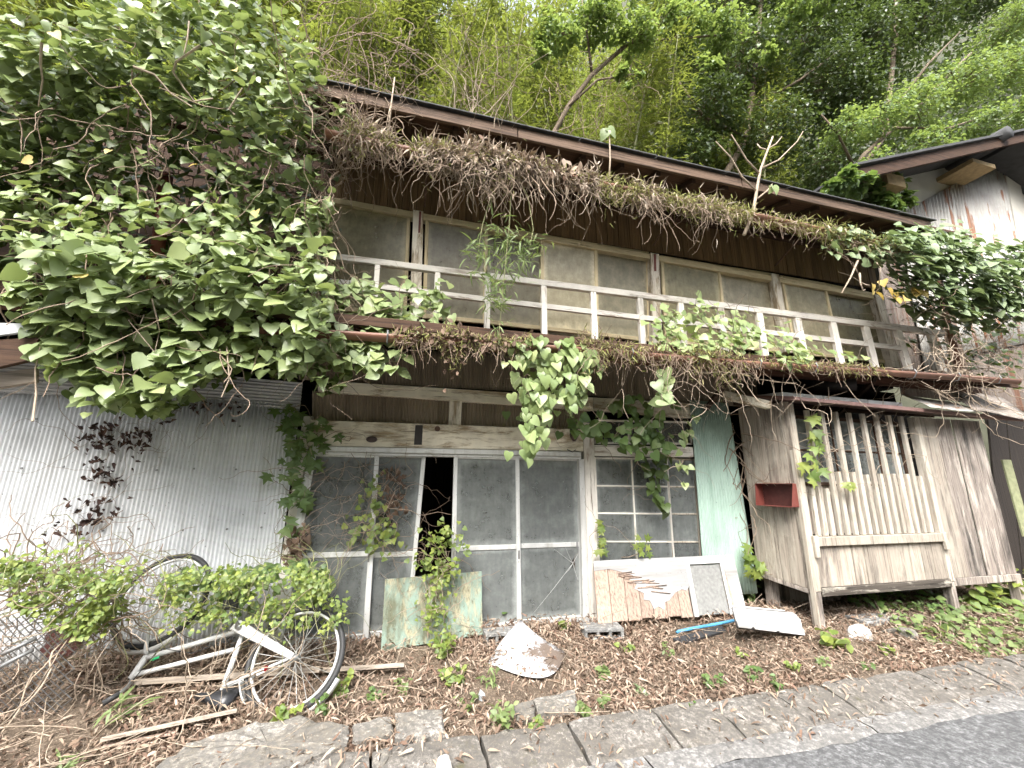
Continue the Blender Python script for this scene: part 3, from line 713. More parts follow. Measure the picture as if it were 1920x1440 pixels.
# ---- upper eave and roof
RXL = -1.15
ue = eave(5.24, 4.955, -.93, 'roof', 'dark_wood_along', .035, RXL)
for x in np.arange(-1.1, 7.5, .455):
    MB().hexa([(x, -.90, 4.95), (x+.05, -.90, 4.95), (x+.05, -.90, 4.885), (x, -.90, 4.885)], (0, 1, .29), .95).build('rafter', 'dark_wood_out', ue)
board('eave_beam', [(RXL, -.52, 4.99), (7.45, -.52, 4.99), (7.45, -.52, 4.87), (RXL, -.52, 4.87)], .09, 'rust_brown_beam', ue)
board('eave_beam', [(XL, -.03, 5.20), (7.45, -.03, 5.20), (7.45, -.03, 5.09), (XL, -.03, 5.09)], .07, 'dark_wood_along', ue)
zl, zr = 5.0, 4.985
for i, (a, b) in enumerate(((RXL, .9), (.91, 3.62), (3.63, 6.72))):
    board('fascia', [(a, -.975, 5.02), (b, -.975, 5.02), (b, -.975, 4.90), (a, -.975, 4.90)], .03, 'roof_board', ue)
for i, a in enumerate(np.arange(RXL, 7.3, .91)):   # roofing sheets on the slope behind the edge
    b = min(a+.90, 6.78); z0 = 5.022+.004*(i % 2)
    if b-a < .1: continue
    MB().hexa([(a, -1.01, z0+.018), (b, -1.01, z0+.018), (b, -1.01, z0), (a, -1.01, z0)], (0, 1, .31), 3.6).build('roof_sheet', 'roof_tile', ue)
GU = [(612, 250), (640, 256), (760, 281), (900, 306), (1050, 330), (1200, 362), (1350, 392), (1500, 423), (1600, 446), (1700, 470)]
gu = [at(x, y, -1.06) for x, y in GU]
gutter('gutter', gu, .055, ue)
for x in (-.75, .05, 3.05, 5.05):                 # iron brackets
    z = float(np.interp(x, [p[0] for p in gu], [p[2] for p in gu]))
    MB().tube([(x, -.02, 4.62), (x, -.45, 4.62+.18), (x, -1.0, z+.0)], .012, 5).build('bracket', 'rust_iron', ue)
# downpipe at the right corner, old post on the left
MB().tube([at(1755, 500, -.5), at(1775, 600, -.5), at(1800, 690, -.55)], .04, 8).build('downpipe', 'gutter_brown', H, True)
board('corner_post', quad(-.1, (1768, 560), (1782, 560), (1818, 700), (1802, 700)), .1, 'brown_panel', H)
MB().tube([at(312, 330, -.62), at(302, 420, -.64), at(286, 540, -.68)], .05, 8).build('downpipe', 'red_rust', H, True)

# ---- the lattice bay on the right
BY = -.68; BX0, BX1, BX2 = 4.17, 6.14, 7.32
bay = part_empty('bay', H)
zl0, zl1 = .49, 2.36
def bb(x0, x1, z0, z1, y, t, mat, name, tilt=0.0, c=.004):
    return board(name, [(x0, y, z1+tilt), (x1, y, z1), (x1, y, z0), (x0, y, z0+tilt)], t, mat, bay, c=c)
bb(BX0-.01, BX0+.055, .47, 2.42, BY-.01, .08, 'bleached_slat', 'corner_post')
bb(BX0-.012, BX0+.052, .06, .465, BY-.005, .09, 'grey_plank', 'leg')
bb(BX0-.05, BX0-.022, .12, 1.9, BY-.02, .05, 'bleached_slat', 'corner_strip')
bb(BX1-.025, BX1+.045, .47, 2.36, BY, .09, 'bleached_slat', 'corner_post')
bb(BX1-.028, BX1+.042, .05, .465, BY+.004, .09, 'grey_plank', 'leg')
bb(BX2-.09, BX2, .05, .50, BY, .09, 'grey_plank', 'leg')
step_ = (BX1-.03-(BX0+.06))/9
for k in range(1, 9):
    x = BX0+.06+k*step_; bb(x-.026, x+.026, 1.0, 2.36, BY+.005+rng.uniform(-.004, .004), .036, 'bleached_slat', 'slat')
for k in range(9):
    x = BX0+.06+(k+.5)*step_; z1 = 1.66+rng.uniform(-.02, .02) if k > 1 else 1.49
    bb(x-.024, x+.024, 1.0, z1, BY+.005+rng.uniform(-.004, .004), .036, 'bleached_slat', 'slat')
for z, x0 in ((1.555, BX0+.48), (1.44, BX0+.08)):
    bb(x0, BX1-.04, z-.016, z+.016, BY+.045, .02, 'bleached_slat', 'lattice_rail')
bb(BX0+.065, BX1-.035, .905, .995, BY-.03, .07, 'bleached_slat', 'sill')
board('bracket', [(BX0+.02, BY-.045, 1.01), (BX0+.085, BY-.045, 1.01), (BX0+.075, BY-.045, .80), (BX0+.03, BY-.045, .80)], .03, 'bleached_slat', bay)
board('bracket', [(BX1-.05, BY-.045, 1.0), (BX1+.03, BY-.045, 1.0), (BX1+.02, BY-.045, .82), (BX1-.04, BY-.045, .82)], .03, 'bleached_slat', bay)
n = 11; w_ = (BX1-.03-(BX0+.065))/n
for k in range(n): bb(BX0+.068+k*w_, BX0+.060+(k+1)*w_, .50, .904, BY+.01+rng.uniform(0, .006), .02, 'bleached_plank', 'plank', c=.005)
bb(BX0+.063, BX1-.033, .42, .50, BY-.012, .08, 'black_beam', 'bottom_beam')
xs_ = [BX1+.052, 6.47, 6.78, 7.10, 7.32]
for k in range(4): bb(xs_[k]+.008, xs_[k+1]-.010, .50, 2.36, BY+.012+.012*(k % 2), .016, 'grey_plank' if k > 0 else 'bleached_plank', 'plank', c=.006)
bb(BX1+.052, BX2-.092, .42, .50, BY+.005, .08, 'grey_plank', 'bottom_beam')
# behind the slats: dark boards below, a row of glass above
bb(BX0+.1, BX1-.05, 1.0, 1.52, BY+.16, .02, 'grey_plank', 'back_board')
sash(bay, 'window', [(BX0+.10, BY+.14, 2.32), (BX0+1.1, BY+.14, 2.32), (BX0+1.1, BY+.14, 1.52), (BX0+.1, BY+.14, 1.52)], .03, .04, 3, 2, 'dark_wood_along', 'dark_wood_along', 'dusty_glass')
sash(bay, 'window', [(BX0+1.06, BY+.17, 2.32), (BX1-.06, BY+.17, 2.32), (BX1-.06, BY+.17, 1.52), (BX0+1.06, BY+.17, 1.52)], .03, .04, 2, 2, 'dark_wood_along', 'dark_wood_along', 'dusty_glass')
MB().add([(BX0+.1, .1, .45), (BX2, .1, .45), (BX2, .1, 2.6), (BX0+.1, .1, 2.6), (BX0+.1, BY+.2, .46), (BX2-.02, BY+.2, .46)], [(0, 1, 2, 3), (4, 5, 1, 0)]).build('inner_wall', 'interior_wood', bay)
# left cheek of the bay: two upright planks
A0, A1 = np.array([4.05, -.07, 0]), np.array([BX0-.02, BY, 0])
for u0, u1 in ((0, .47), (.478, .86), (.866, 1)):
    a, b = A0+(A1-A0)*u0, A0+(A1-A0)*u1
    z0a, z0b = .54-.06*u0, .54-.06*u1
    board('plank', [a+[0, 0, 2.46], b+[0, 0, 2.44], b+[0, 0, z0b], a+[0, 0, z0a]], .022, 'bleached_plank', bay, n=(1, .15, 0), c=.004)
board('bottom_beam', [A0+[0, 0, .545], A1+[0, 0, .475], A1+[0, 0, .43], A0+[0, 0, .50]], .06, 'grey_plank', bay, n=(1, .15, 0))
for x, y, h in ((BX0+.03, -.15, .5), (BX1, -.1, .45), (5.2, -.05, .45)):
    MB().box(x-.05, x+.05, y, y+.1, .1, h).build('leg', 'grey_plank', bay)
MB().box(4.3, 7.2, .0, .08, .1, .44).build('base_wall', 'grey_plank', bay)
# bay roof
br = MB(); RZ0, RZ1 = 2.40, 2.33
board('roof', [(4.03, BY-.20, 2.455), (7.75, BY-.20, 2.395), (7.75, BY-.20, 2.345), (4.03, BY-.20, 2.415)], .86, 'purple_flashing', bay, n=(0, 1, .22))
for a, b in ((4.05, 4.62), (4.63, 5.30), (5.31, 5.86)):
    MB().hexa([(a, BY-.05, 2.535-.012*(a-4)), (b, BY-.05, 2.53-.012*(a-4)), (b, BY-.05, 2.485-.012*(a-4)), (a, BY-.05, 2.49-.012*(a-4))], (0, 1, .1), .35).build('flashing', 'white_flashing', bay)
def warped(name, q, mat, parent, amp=.03, t=.003, nn=6):
    vs, fs = [], []; ph = rng.uniform(0, 6)
    for i in range(nn+1):
        for j in range(nn+1):
            vs.append(bil(q, i/nn, j/nn)+np.array([0, 0, amp*(math.sin(3*i/nn+ph)+.6*math.sin(5*j/nn+ph)+.3*math.sin(9*i/nn))]))
    for i in range(nn):
        for j in range(nn): fs.append((i*(nn+1)+j, i*(nn+1)+j+1, (i+1)*(nn+1)+j+1, (i+1)*(nn+1)+j))
    o = MB().add(vs, fs).build(name, mat, parent, True); md = o.modifiers.new('thickness', 'SOLIDIFY'); md.thickness = t; return o
warped('loose_sheet', [at(1690, 737, -.62), at(1790, 755, -.6), at(1850, 775, -.95), at(1745, 762, -.98)], 'rusty_sheet', bay, .012)
warped('loose_sheet', [at(1765, 728, -.5), at(1880, 745, -.5), at(1950, 790, -.95), at(1830, 772, -.97)], 'grey_plank', bay, .02)
board('beam_end', [at(1362, 733, -.45), at(1446, 752, -.78), at(1446, 766, -.78), at(1362, 748, -.45)], .05, 'cream_wood_along', bay)
board('brace', [(4.0, -.1, 2.62), (7.5, -.1, 2.62), (7.5, -.1, 2.50), (4.0, -.1, 2.50)], .04, 'dark_wood_along', bay)
p0 = at(1590, 722, -.6); MB().tube([p0+[-.22, .25, .02], p0+[.06, -.05, 0]], .075, 12).build('vent_pipe', 'iron_dark', bay, True)
board('side_strip', quad(-.5, (1880, 862), (1896, 862), (1936, 1006), (1920, 1006)), .02, 'pale_panel', bay)

# ------------------------------------------------------------------ the neighbour's gable
NX = np.array([8.2, .35, 0]); NB = thing('neighbour_house', 'gabled house with plastered peak and rust-streaked corrugated wall on the right', 'house', (10.5, 2, 0))
NY = .35
gp = [(7.75, 5.7), (11.9, 8.85)]
def nbq(Y, *pts): return [at(x, y, Y) for x, y in pts]
corrugated('wall_sheet', [at(1682, 404, NY), at(1782, 349, NY), at(1842, 660, NY), at(1735, 700, NY)], .112, .028, 'rusty_sheet', NB)
corrugated('wall_sheet', [at(1780, 350, NY-.006), at(1880, 294, NY-.006), at(1940, 640, NY-.006), at(1840, 660, NY-.006)], .112, .028, 'rusty_sheet', NB)
corrugated('wall_sheet', [at(1640, 470, NY+.05), at(1760, 440, NY+.05), at(1850, 760, NY+.05), at(1690, 740, NY+.05)], .075, .012, 'brown_rusty_sheet', NB)
corrugated('wall_sheet', [at(1765, 480, NY+.03), at(1960, 480, NY+.03), at(2060, 860, NY+.03), at(1850, 800, NY+.03)], .075, .012, 'brown_rusty_sheet', NB)
board('corner_board', [at(1880, 296, NY-.03), at(1903, 300, NY-.03), at(1962, 560, NY-.03), at(1932, 560, NY-.03)], .06, 'plaster', NB)
board('gable', [at(1600, 345, NY+.06), at(1935, 262, NY+.06), at(1975, 520, NY+.06), at(1660, 440, NY+.06)], .15, 'plaster', NB)
MB().hexa([at(1930, 300, NY+.2), at(2100, 350, NY+.2), at(2160, 900, NY+.2), at(1940, 900, NY+.2)], (0, 1, 0), .2).build('side_wall', 'grey_plank', NB)
bq = [at(1600, 318, NY-.75), at(1935, 243, NY-.75), at(1935, 262, NY-.75), at(1604, 337, NY-.75)]
board('barge_board', bq, .05, 'dark_wood_along', NB)
nr = np.array([0, 1, 0])
MB().hexa([bq[0]+[-.05, -.06, .06], bq[1]+[.1, -.06, .07], bq[1]+[.1, -.06, .015], bq[0]+[-.05, -.06, .015]], (0, 1, .02), 2.2).build('roof', 'roof_tile', NB)
r1 = bq[1]; MB().hexa([r1+[0, -.06, .12], r1+[4, -.06, -1.5], r1+[4, -.06, -1.75], r1+[0, -.06, -.1]], (0, 1, .02), 6).build('roof', 'roof_tile', NB)
MB().tube([at(1893, 246, NY-.86), at(1893, 246, NY-.86)+[0, 5, .1]], .12, 10).build('ridge_cap', 'roof_tile', NB, True)
for a, b in (((1661, 322), (1700, 352)), ((1823, 296), (1868, 316))):
    p, q_ = at(*a, NY-.5), at(*b, NY-.5); MB().box(p[0], q_[0], NY-.5, NY+.1, q_[2], p[2]).build('purlin', 'yellow_wood', NB)

for k in range(7): board('gap_shade_plank', [at(1852+k*34, 770, .12), at(1884+k*34, 770, .12), at(1925+k*38, 1150, .12), at(1890+k*38, 1150, .12)], .03, 'interior_wood', NB)  # near-black boards added to paint the open gap as shade
# ------------------------------------------------------------------ things left in front of the house
def ring(m, c, a, b, R, r, n=48, k=8, a0=0.0, a1=2*math.pi, flat=1.0):
    nrm = np.cross(a, b); full = abs(a1-a0-2*math.pi) < 1e-6; cnt = n if full else n+1; base = len(m.v)
    for i in range(cnt):
        w = a0+(a1-a0)*i/n; d = math.cos(w)*a+math.sin(w)*b
        for j in range(k):
            t = 2*math.pi*j/k; m.v.append(tuple(c+d*(R+r*math.cos(t)*flat)+nrm*(r*math.sin(t))))
    for i in range(n):
        i2 = (i+1) % cnt
        for j in range(k): m.f.append((base+i*k+j, base+i2*k+j, base+i2*k+(j+1) % k, base+i*k+(j+1) % k))
    return m
bike = thing('bicycle', 'white city bicycle tipped over against the corrugated wall, tangled in creepers', 'bicycle', (-1.1, -.6, .12))
rh, fh = at(555, 1234, -.80), at(305, 1122, -.34)
hv = (fh-rh)/np.linalg.norm(fh-rh); vd = CAM-rh; bn = vd-(vd@hv)*hv; bn /= np.linalg.norm(bn)     # plane of the bicycle
ax = -hv; bxv = np.cross(bn, ax)
def bp(x, y, off=0.0): return atp(x, y, rh+bn*off, bn)
def wheel(c, R, nm):
    w = part_empty('wheel', bike)
    ring(MB(), c, ax, bxv, R, .019).build('tyre', 'black_rubber', w, True)
    ring(MB(), c, ax, bxv, R-.030, .014, flat=.7).build('rim', 'white_paint', w, True)
    MB().tube([c-bn*.045, c+bn*.045], .022, 10).build('hub', 'steel', w, True)
    for i in range(28):
        t = 2*math.pi*i/28; d = math.cos(t)*ax+math.sin(t)*bxv; t2 = t+(.6 if i % 2 else -.6); d2 = math.cos(t2)*ax+math.sin(t2)*bxv
        s_ = bn*(.025 if (i//2) % 2 else -.025); MB().tube([c+d2*.02+s_, c+d*(R-.04)], .0022, 3, False).build('spoke', 'spoke', w)
    return w
wheel(rh, .315, 'rear'); wheel(fh, .315, 'front')
bbk = bp(458, 1180); sc_ = bp(420, 1288); hdT, hdB = bp(272, 1234), bp(250, 1266)
frm = MB()
for a, b, r in ((bbk, hdT, .017), (bp(438, 1218), hdB, .015), (bbk, bp(414, 1302), .017), (hdT+(hdT-hdB)*.2, hdB-(hdT-hdB)*.2, .021),
                (rh+bn*.05, sc_+bn*.02, .009), (rh-bn*.05, sc_-bn*.02, .009), (bbk+bn*.03, rh+bn*.05, .011), (bbk-bn*.03, rh-bn*.05, .011)):
    frm.tube([a, b], r, 10)
frm.build('frame', 'white_paint', bike, True)
fk = MB()
for s_ in (-1, 1): fk.tube([hdT+(hdT-hdB)*.2, hdT+(hdT-hdB)*.35+bn*.04*s_, hdT+(fh-hdT)*.45+bn*.05*s_, fh+bn*.05*s_], [.016, .014, .012, .009], 8)
fk.build('fork', 'white_paint', bike, True)
cc = MB(); d = rh-bbk; pn = np.cross(bn, d/np.linalg.norm(d))
cc.hexa([bbk+pn*.038+bn*.075-d*.12, rh+pn*.02+bn*.075, rh-pn*.02+bn*.075, bbk-pn*.038+bn*.075-d*.12], -bn, .03, .012)
cc.build('chain_case', 'white_paint', bike)
MB().tube([bbk-bn*.06, bbk+bn*.10], .02, 10).tube([bbk+bn*.10, bbk+bn*.11+(bxv*.6-ax*.8)*.16], .011, 8).build('crank', 'steel', bike, True)
MB().hexa([bbk+bn*.15+(bxv*.6-ax*.8)*.16+a for a in (np.array([-.045, 0, .03]), np.array([.045, 0, .03]), np.array([.045, 0, -.03]), np.array([-.045, 0, -.03]))], -bn, .03).build('pedal', 'black_plastic', bike)
def fender(c, R, a0, a1):                         # curved mudguard
    vs, fs = [], []; n = 26
    for i in range(n+1):
        w = a0+(a1-a0)*i/n; dd = math.cos(w)*ax+math.sin(w)*bxv
        for j, (o, z) in enumerate(((-.004, -.032), (.010, -.018), (.014, 0), (.010, .018), (-.004, .032))): vs.append(c+dd*(R+o)+bn*z)
    for i in range(n):
        for j in range(4): fs.append((i*5+j, i*5+j+1, (i+1)*5+j+1, (i+1)*5+j))
    o = MB().add(vs, fs).build('mudguard', 'white_paint', bike, True); md = o.modifiers.new('thickness', 'SOLIDIFY'); md.thickness = .002; return o
def ang(c, x, y): v = bp(x, y)-c; return math.atan2(v@bxv, v@ax)
a0, a1 = ang(rh, 468, 1270), ang(rh, 640, 1275)
if a1 < a0: a0, a1 = a1, a0
if a1-a0 > math.pi: a0, a1 = a1, a0+2*math.pi
fender(rh, .345, a0, a1)
a0, a1 = ang(fh, 222, 1185), ang(fh, 330, 1208)
if a1 < a0: a0, a1 = a1, a0
if a1-a0 > math.pi: a0, a1 = a1, a0+2*math.pi
fender(fh, .345, a0, a1)
# saddle: a real wedge-shaped loft
s0, s1 = bp(366, 1305, .02), bp(438, 1318, .02); sd_ = (s1-s0); sL = np.linalg.norm(sd_); sd_ = sd_/sL; su = bn*.9+np.array([0, 0, .45]); su -= (su@sd_)*sd_; su /= np.linalg.norm(su); sw = np.cross(sd_, su)
vs, fs = [], []; K = 12
for i, (t, w, h) in enumerate(((0, .012, .018), (.12, .022, .03), (.35, .03, .04), (.6, .06, .05), (.8, .085, .055), (.95, .08, .045), (1.0, .05, .02))):
    for j in range(K):
        a = 2*math.pi*j/K; vs.append(s0+sd_*t*.27+sw*w*math.cos(a)+su*(h*max(math.sin(a), -.35)))
for i in range(6):
    for j in range(K): fs.append((i*K+j, i*K+(j+1) % K, (i+1)*K+(j+1) % K, (i+1)*K+j))
fs += [tuple(range(K))[::-1], tuple(6*K+j for j in range(K))]
MB().add(vs, fs).build('saddle', 'black_vinyl', bike, True)
MB().tube([sc_, s0+sd_*.17-su*.02], .012, 8).build('seat_post', 'steel', bike, True)
hb = [bp(248, 1270), bp(244, 1282, .02), bp(236, 1290, .1), bp(225, 1300, .16), bp(205, 1312, .18)]
hb2 = [bp(248, 1270), bp(246, 1285, -.02), bp(252, 1298, -.08), bp(262, 1300, -.12), bp(240, 1306, -.2)]
MB().tube(hb, .011, 8).tube(hb2, .011, 8).build('handlebar', 'steel', bike, True)
for a, b in ((hb[-2], hb[-1]), (hb2[-3], hb2[-2])):
    MB().tube([a, b+(b-a)*.6], .017, 8).build('grip', 'black_rubber', bike, True)
p_ = bp(499, 1254, .05); MB().box(p_[0]-.012, p_[0]+.012, p_[1]-.01, p_[1]+.01, p_[2]-.014, p_[2]+.014, .004).build('reflector', 'red_reflector', bike)
p_ = bp(282, 1238, .03); MB().tube([p_, p_+(hdB-hdT)*0+np.array([.05, .0, .015])], .008, 6).build('decal', 'green_mark', bike)
MB().tube([hb[1], bp(300, 1215, .06), bp(360, 1225, .05), bp(440, 1195, .04)], .003, 5).build('brake_cable', 'black_rubber', bike, True)

def polyprism(name, pts, h, mat, label, cat, group=None, rough=.006, tilt=None):
    """a flat irregular lump lying on the verge, from its outline on the ground."""
    P = [atz(x, y, z) for x, y, z in pts]; c = sum(P)/len(P); n = len(P)
    out = []
    for i in range(n):                              # break every edge so that it reads as broken
        a, b = P[i], P[(i+1) % n]; L = np.linalg.norm(b-a); kk = max(1, int(L/.06))
        for j in range(kk):
            q_ = a+(b-a)*j/kk; out.append(q_+np.array([rng.normal(0, rough), rng.normal(0, rough), rng.normal(0, rough*.5)]))
    m = len(out); vs = []; top = c[2]+h
    for q_ in out: vs.append((q_[0], q_[1], gz(q_[0], q_[1])-.05))
    for q_ in out: vs.append((q_[0], q_[1], gz(q_[0], q_[1])+h*.75+rng.normal(0, rough)))
    ins = []
    for f_ in (.9, .5):
        for q_ in out:
            w = c+(q_-c)*f_; vs.append((w[0], w[1], gz(w[0], w[1])+h*(1+.1*(1-f_))+rng.normal(0, rough*.6)))
    vs.append((c[0], c[1], gz(c[0], c[1])+h*1.1))
    fs = []
    for r_ in range(3):
        for i in range(m): j = (i+1) % m; fs.append((r_*m+i, r_*m+j, (r_+1)*m+j, (r_+1)*m+i))
    for i in range(m): fs.append((3*m+i, 3*m+(i+1) % m, 4*m))
    o = MB().add(vs, fs).build(name, mat, None, False, (c[0], c[1], gz(c[0], c[1])))
    return tag(o, label, cat, group)
def rock(label, x, y, w, h, mat, group=None, sub_=3, name='rock'):
    c = atz(x, y, .12); c[2] = gz(c[0], c[1]); bm = bmesh.new(); bmesh.ops.create_icosphere(bm, subdivisions=sub_, radius=1.0)
    dirs = rng.normal(0, 1, (9, 3)); dirs /= np.linalg.norm(dirs, axis=1, keepdims=True); cut = rng.uniform(.55, .9, 9); ph = rng.uniform(0, 6, 3)
    for v in bm.verts:
        p = np.array(v.co)
        for d, k_ in zip(dirs, cut):
            e_ = p@d-k_
            if e_ > 0: p = p-d*e_*.85
        p = p*(1+.05*math.sin(7*p[0]+ph[0])*math.sin(6*p[1]+ph[1])+.03*math.sin(15*p[2]+ph[2]+9*p[0]))
        v.co = (p[0]*w, p[1]*w*.75, p[2]*h)
    me = bpy.data.meshes.new(name); bm.to_mesh(me); bm.free(); me.polygons.foreach_set('use_smooth', [False]*len(me.polygons))
    o = link(name, me, mat, None, tuple(c)); o.rotation_euler = (rng.normal(0, .15), rng.normal(0, .15), rng.uniform(0, 6)); return tag(o, label, 'stone', group)
G_ = 'broken pieces of an old concrete edge'
polyprism('concrete_slab', [(270, 1475, .06), (345, 1405, .08), (470, 1368, .09), (560, 1352, .1), (655, 1360, .09), (655, 1395, .08), (560, 1440, .06), (430, 1500, .05)], .05, 'old_concrete', 'large broken slab of old concrete below the bicycle wheel', 'slab', G_, .01)
polyprism('concrete_slab', [(662, 1355, .1), (735, 1342, .1), (738, 1372, .09), (662, 1392, .08)], .05, 'old_concrete', 'short chunk of old concrete edge just right of the large broken slab', 'slab', G_)
polyprism('concrete_slab', [(742, 1340, .1), (828, 1328, .1), (834, 1372, .09), (744, 1382, .09)], .055, 'old_concrete', 'squarish chunk of old concrete left of the leafy weed by the kerb', 'slab', G_)
polyprism('concrete_slab', [(964, 1320, .1), (1000, 1312, .1), (1004, 1338, .09), (968, 1344, .09)], .045, 'old_concrete', 'smaller of two concrete chunks below the bent white sheet', 'slab', G_)
polyprism('concrete_slab', [(1003, 1308, .1), (1078, 1292, .1), (1082, 1325, .09), (1008, 1336, .09)], .045, 'old_concrete', 'longer of two concrete chunks below the bent white sheet', 'slab', G_)
rock('grey slate chip lying under the bent white sheet', 1063, 1292, .06, .045, 'slate', None, 2, 'slate_chip')
rock('narrow upright grey chip left of the bent white sheet', 904, 1294, .04, .06, 'slate', None, 2, 'slate_chip')
rock('rounded brownish rock beside the first kerb slab', 833, 1412, .075, .06, 'stone')
rock('pale rock with a seedling near the bottom edge', 720, 1394, .07, .05, 'old_concrete')
rock('grey boulder beside the bay post, left of its twin', 1612, 1188, .14, .10, 'stone', 'boulders in front of the bay')
rock('smooth pale boulder in front of the bay, nearer the green weeds', 1684, 1185, .15, .10, 'old_concrete', 'boulders in front of the bay')

# planks
def plank(label, a, b, w, t, roll=0.0, mat='timber'):
    a, b = np.array(a), np.array(b); d = b-a; d = d/np.linalg.norm(d); s_ = np.cross(d, (0, 0, 1)); s_ = s_/np.linalg.norm(s_); u_ = np.cross(s_, d)
    s2 = math.cos(roll)*s_+math.sin(roll)*u_; u2 = np.cross(s2, d)
    q = [a-s2*w/2, b-s2*w/2, b+s2*w/2, a+s2*w/2]
    o = MB().hexa([p+u2*t for p in q], -u2, t, .004).build('plank', mat, None, False, tuple(a)); return tag(o, label, 'plank', 'planks left lying by the bicycle')
plank('long pale plank lying behind the bicycle wheels', atz(245, 1287, .17), atz(600, 1262, .17), .07, .035, .5)
plank('short pale plank end sticking out right of the bicycle', atz(606, 1262, .16), atz(758, 1252, .17), .06, .03, .5)
plank('split dark board lying in the leaves below the saddle', atz(192, 1390, .11), atz(445, 1335, .13), .085, .02, .35)
plank('thin rotten lath under the split board', atz(190, 1402, .08), atz(330, 1375, .09), .03, .012, 0, 'brown_panel')
# green plywood board
gb = thing('plywood_board', 'faded green plywood board leaning against the sliding doors', 'board', (.35, -.25, .12))
tl, tr = at(722, 1087, -.13), at(903, 1072, -.13); br_, bl_ = at(905, 1190, -.30), at(714, 1222, -.32)
board('sheet', [tl, tr, br_, bl_], .012, 'green_paint_board', gb, n=(0, 1, .2), c=.002)
# old panel with peeling white skin
pn_ = thing('old_door_panel', 'broken panel with peeling white skin and small pane under the window', 'door panel', (2.6, -.2, .12))
Q = [at(1112, 1052, -.12), at(1374, 1040, -.12), at(1400, 1150, -.34), at(1122, 1170, -.34)]
nb_ = np.cross(Q[1]-Q[0], Q[3]-Q[0]); nb_ /= np.linalg.norm(nb_)
if nb_[1] < 0: nb_ = -nb_
us = [0, .09, .19, .28, .36, .45, .54, .62]
for i in range(7): board('plank', sub(Q, us[i]+.001, us[i+1]-.002, .02+rng.uniform(0, .03), 1-rng.uniform(0, .05)), .018, 'brown_panel', pn_, n=nb_)
board('plank', sub(Q, .885, 1, 0, .93), .018, 'brown_panel', pn_, n=nb_)
board('pane', [p+nb_*.008 for p in sub(Q, .66, .88, .16, .98)], .006, 'grey_net', pn_, n=nb_)
fp = MB()
for a in ((.63, .655, .10, 1), (.885, .90, .10, 1), (.655, .885, .10, .14)): fp.hexa([p-nb_*.012 for p in sub(Q, *a)], nb_, .03)
fp.build('pane_frame', 'white_paint', pn_)
def skin(name, uv, off, mat):
    m = MB(); vs = [bil(Q, u, v)-nb_*off for u, v in uv]; k = len(vs); m.add(vs+[p+nb_*(off-.001) for p in vs], [tuple(range(k))]+[(i, k+i, k+(i+1) % k, (i+1) % k) for i in range(k)])
    return m.build(name, mat, pn_)
jag = [(0, 0), (.36, .0), (.7, .0), (1, 0), (1, .9), (.93, .95), (.91, .4), (.9, .12), (.63, .12), (.63, .50), (.60, .58), (.57, .55), (.52, .60), (.47, .72), (.44, .74), (.43, .86), (.39, .80), (.36, .84), (.34, .70), (.30, .68), (.31, .58), (.25, .50), (.27, .42), (.22, .36), (.25, .28), (.19, .22), (.14, .18), (.10, .15), (0, .17)]
skin('paint_skin', jag, .006, 'white_panel_paint')
for i in range(16):                                # torn plies along the edge of the skin
    u = rng.uniform(.13, .40); v = .22+1.35*(u-.13)+rng.uniform(-.08, .12); L = rng.uniform(.06, .15); 
    p, q_ = bil(Q, u, v), bil(Q, min(u+L, .62), v+rng.uniform(-.03, .05)); w = rng.uniform(.008, .02)
    MB().hexa([p-nb_*.012+[0, 0, w], q_-nb_*rng.uniform(.008, .03)+[0, 0, w*.3], q_-nb_*.008, p-nb_*.012], nb_, .002).build('splinter', 'brown_panel', pn_)
# bent white sheet on the ground
wsx = thing('bent_sheet', 'curled white sheet lying in dead leaves before the doors', 'sheet', (1.05, -.85, .1))
top, lft, bot, rgt = at(976, 1162, -.55), atz(915, 1243, .14), atz(985, 1272, .12), atz(1060, 1222, .16)
bot2 = atz(1050, 1264, .13)
vs, fs = [], []; nn = 14
for i in range(nn+1):
    for j in range(nn+1):
        u, v = i/nn, j/nn                           # u: left to right, v: top to bottom
        a = top*(1-v)+lft*v; b = top*(1-v)+rgt*v; p = a*(1-u)+b*u
        belly = math.sin(math.pi*u)*(v**2); p = p+belly*((bot+bot2)/2-(lft+rgt)/2)*1.05
        p = p+np.array([0, .16, -.06])*math.sin(math.pi*v)*.8*(1-.3*u); vs.append(p)
for i in range(nn):
    for j in range(nn): fs.append((i*(nn+1)+j, i*(nn+1)+j+1, (i+1)*(nn+1)+j+1, (i+1)*(nn+1)+j))
def dirty_white():
    m, t, b = material('dirty_white_sheet'); k = T(t); v = k.coord((1, 1, 1), rand=False)
    n1, n2 = k.noise(v, 5, 8, .75), k.noise(v, 26, 6, .7)
    s_ = k.n('Math', operation='MULTIPLY_ADD', i_0=n2, i_1=.5, i_2=n1).outputs[0]
    gr = k.n('VectorMath', operation='DISTANCE', i_0=k.n('TexCoord').outputs['Object'], i_1=tuple(float(q) for q in (rgt+np.array([-.10, -.06, 0])-np.array([1.05, -.85, .1])))).outputs['Value']
    s_ = k.n('Math', operation='MULTIPLY_ADD', i_0=k.step(gr, .34, .02), i_1=.42, i_2=s_).outputs[0]
    k.put(b.inputs['Base Color'], k.mix(k.step(s_, .93, 1.02), (.43, .43, .435), (.13, .10, .08))); b.inputs['Roughness'].default_value = .6
dirty_white()
o = MB().add(vs, fs).build('sheet', 'dirty_white_sheet', wsx, True); md = o.modifiers.new('thickness', 'SOLIDIFY'); md.thickness = .004
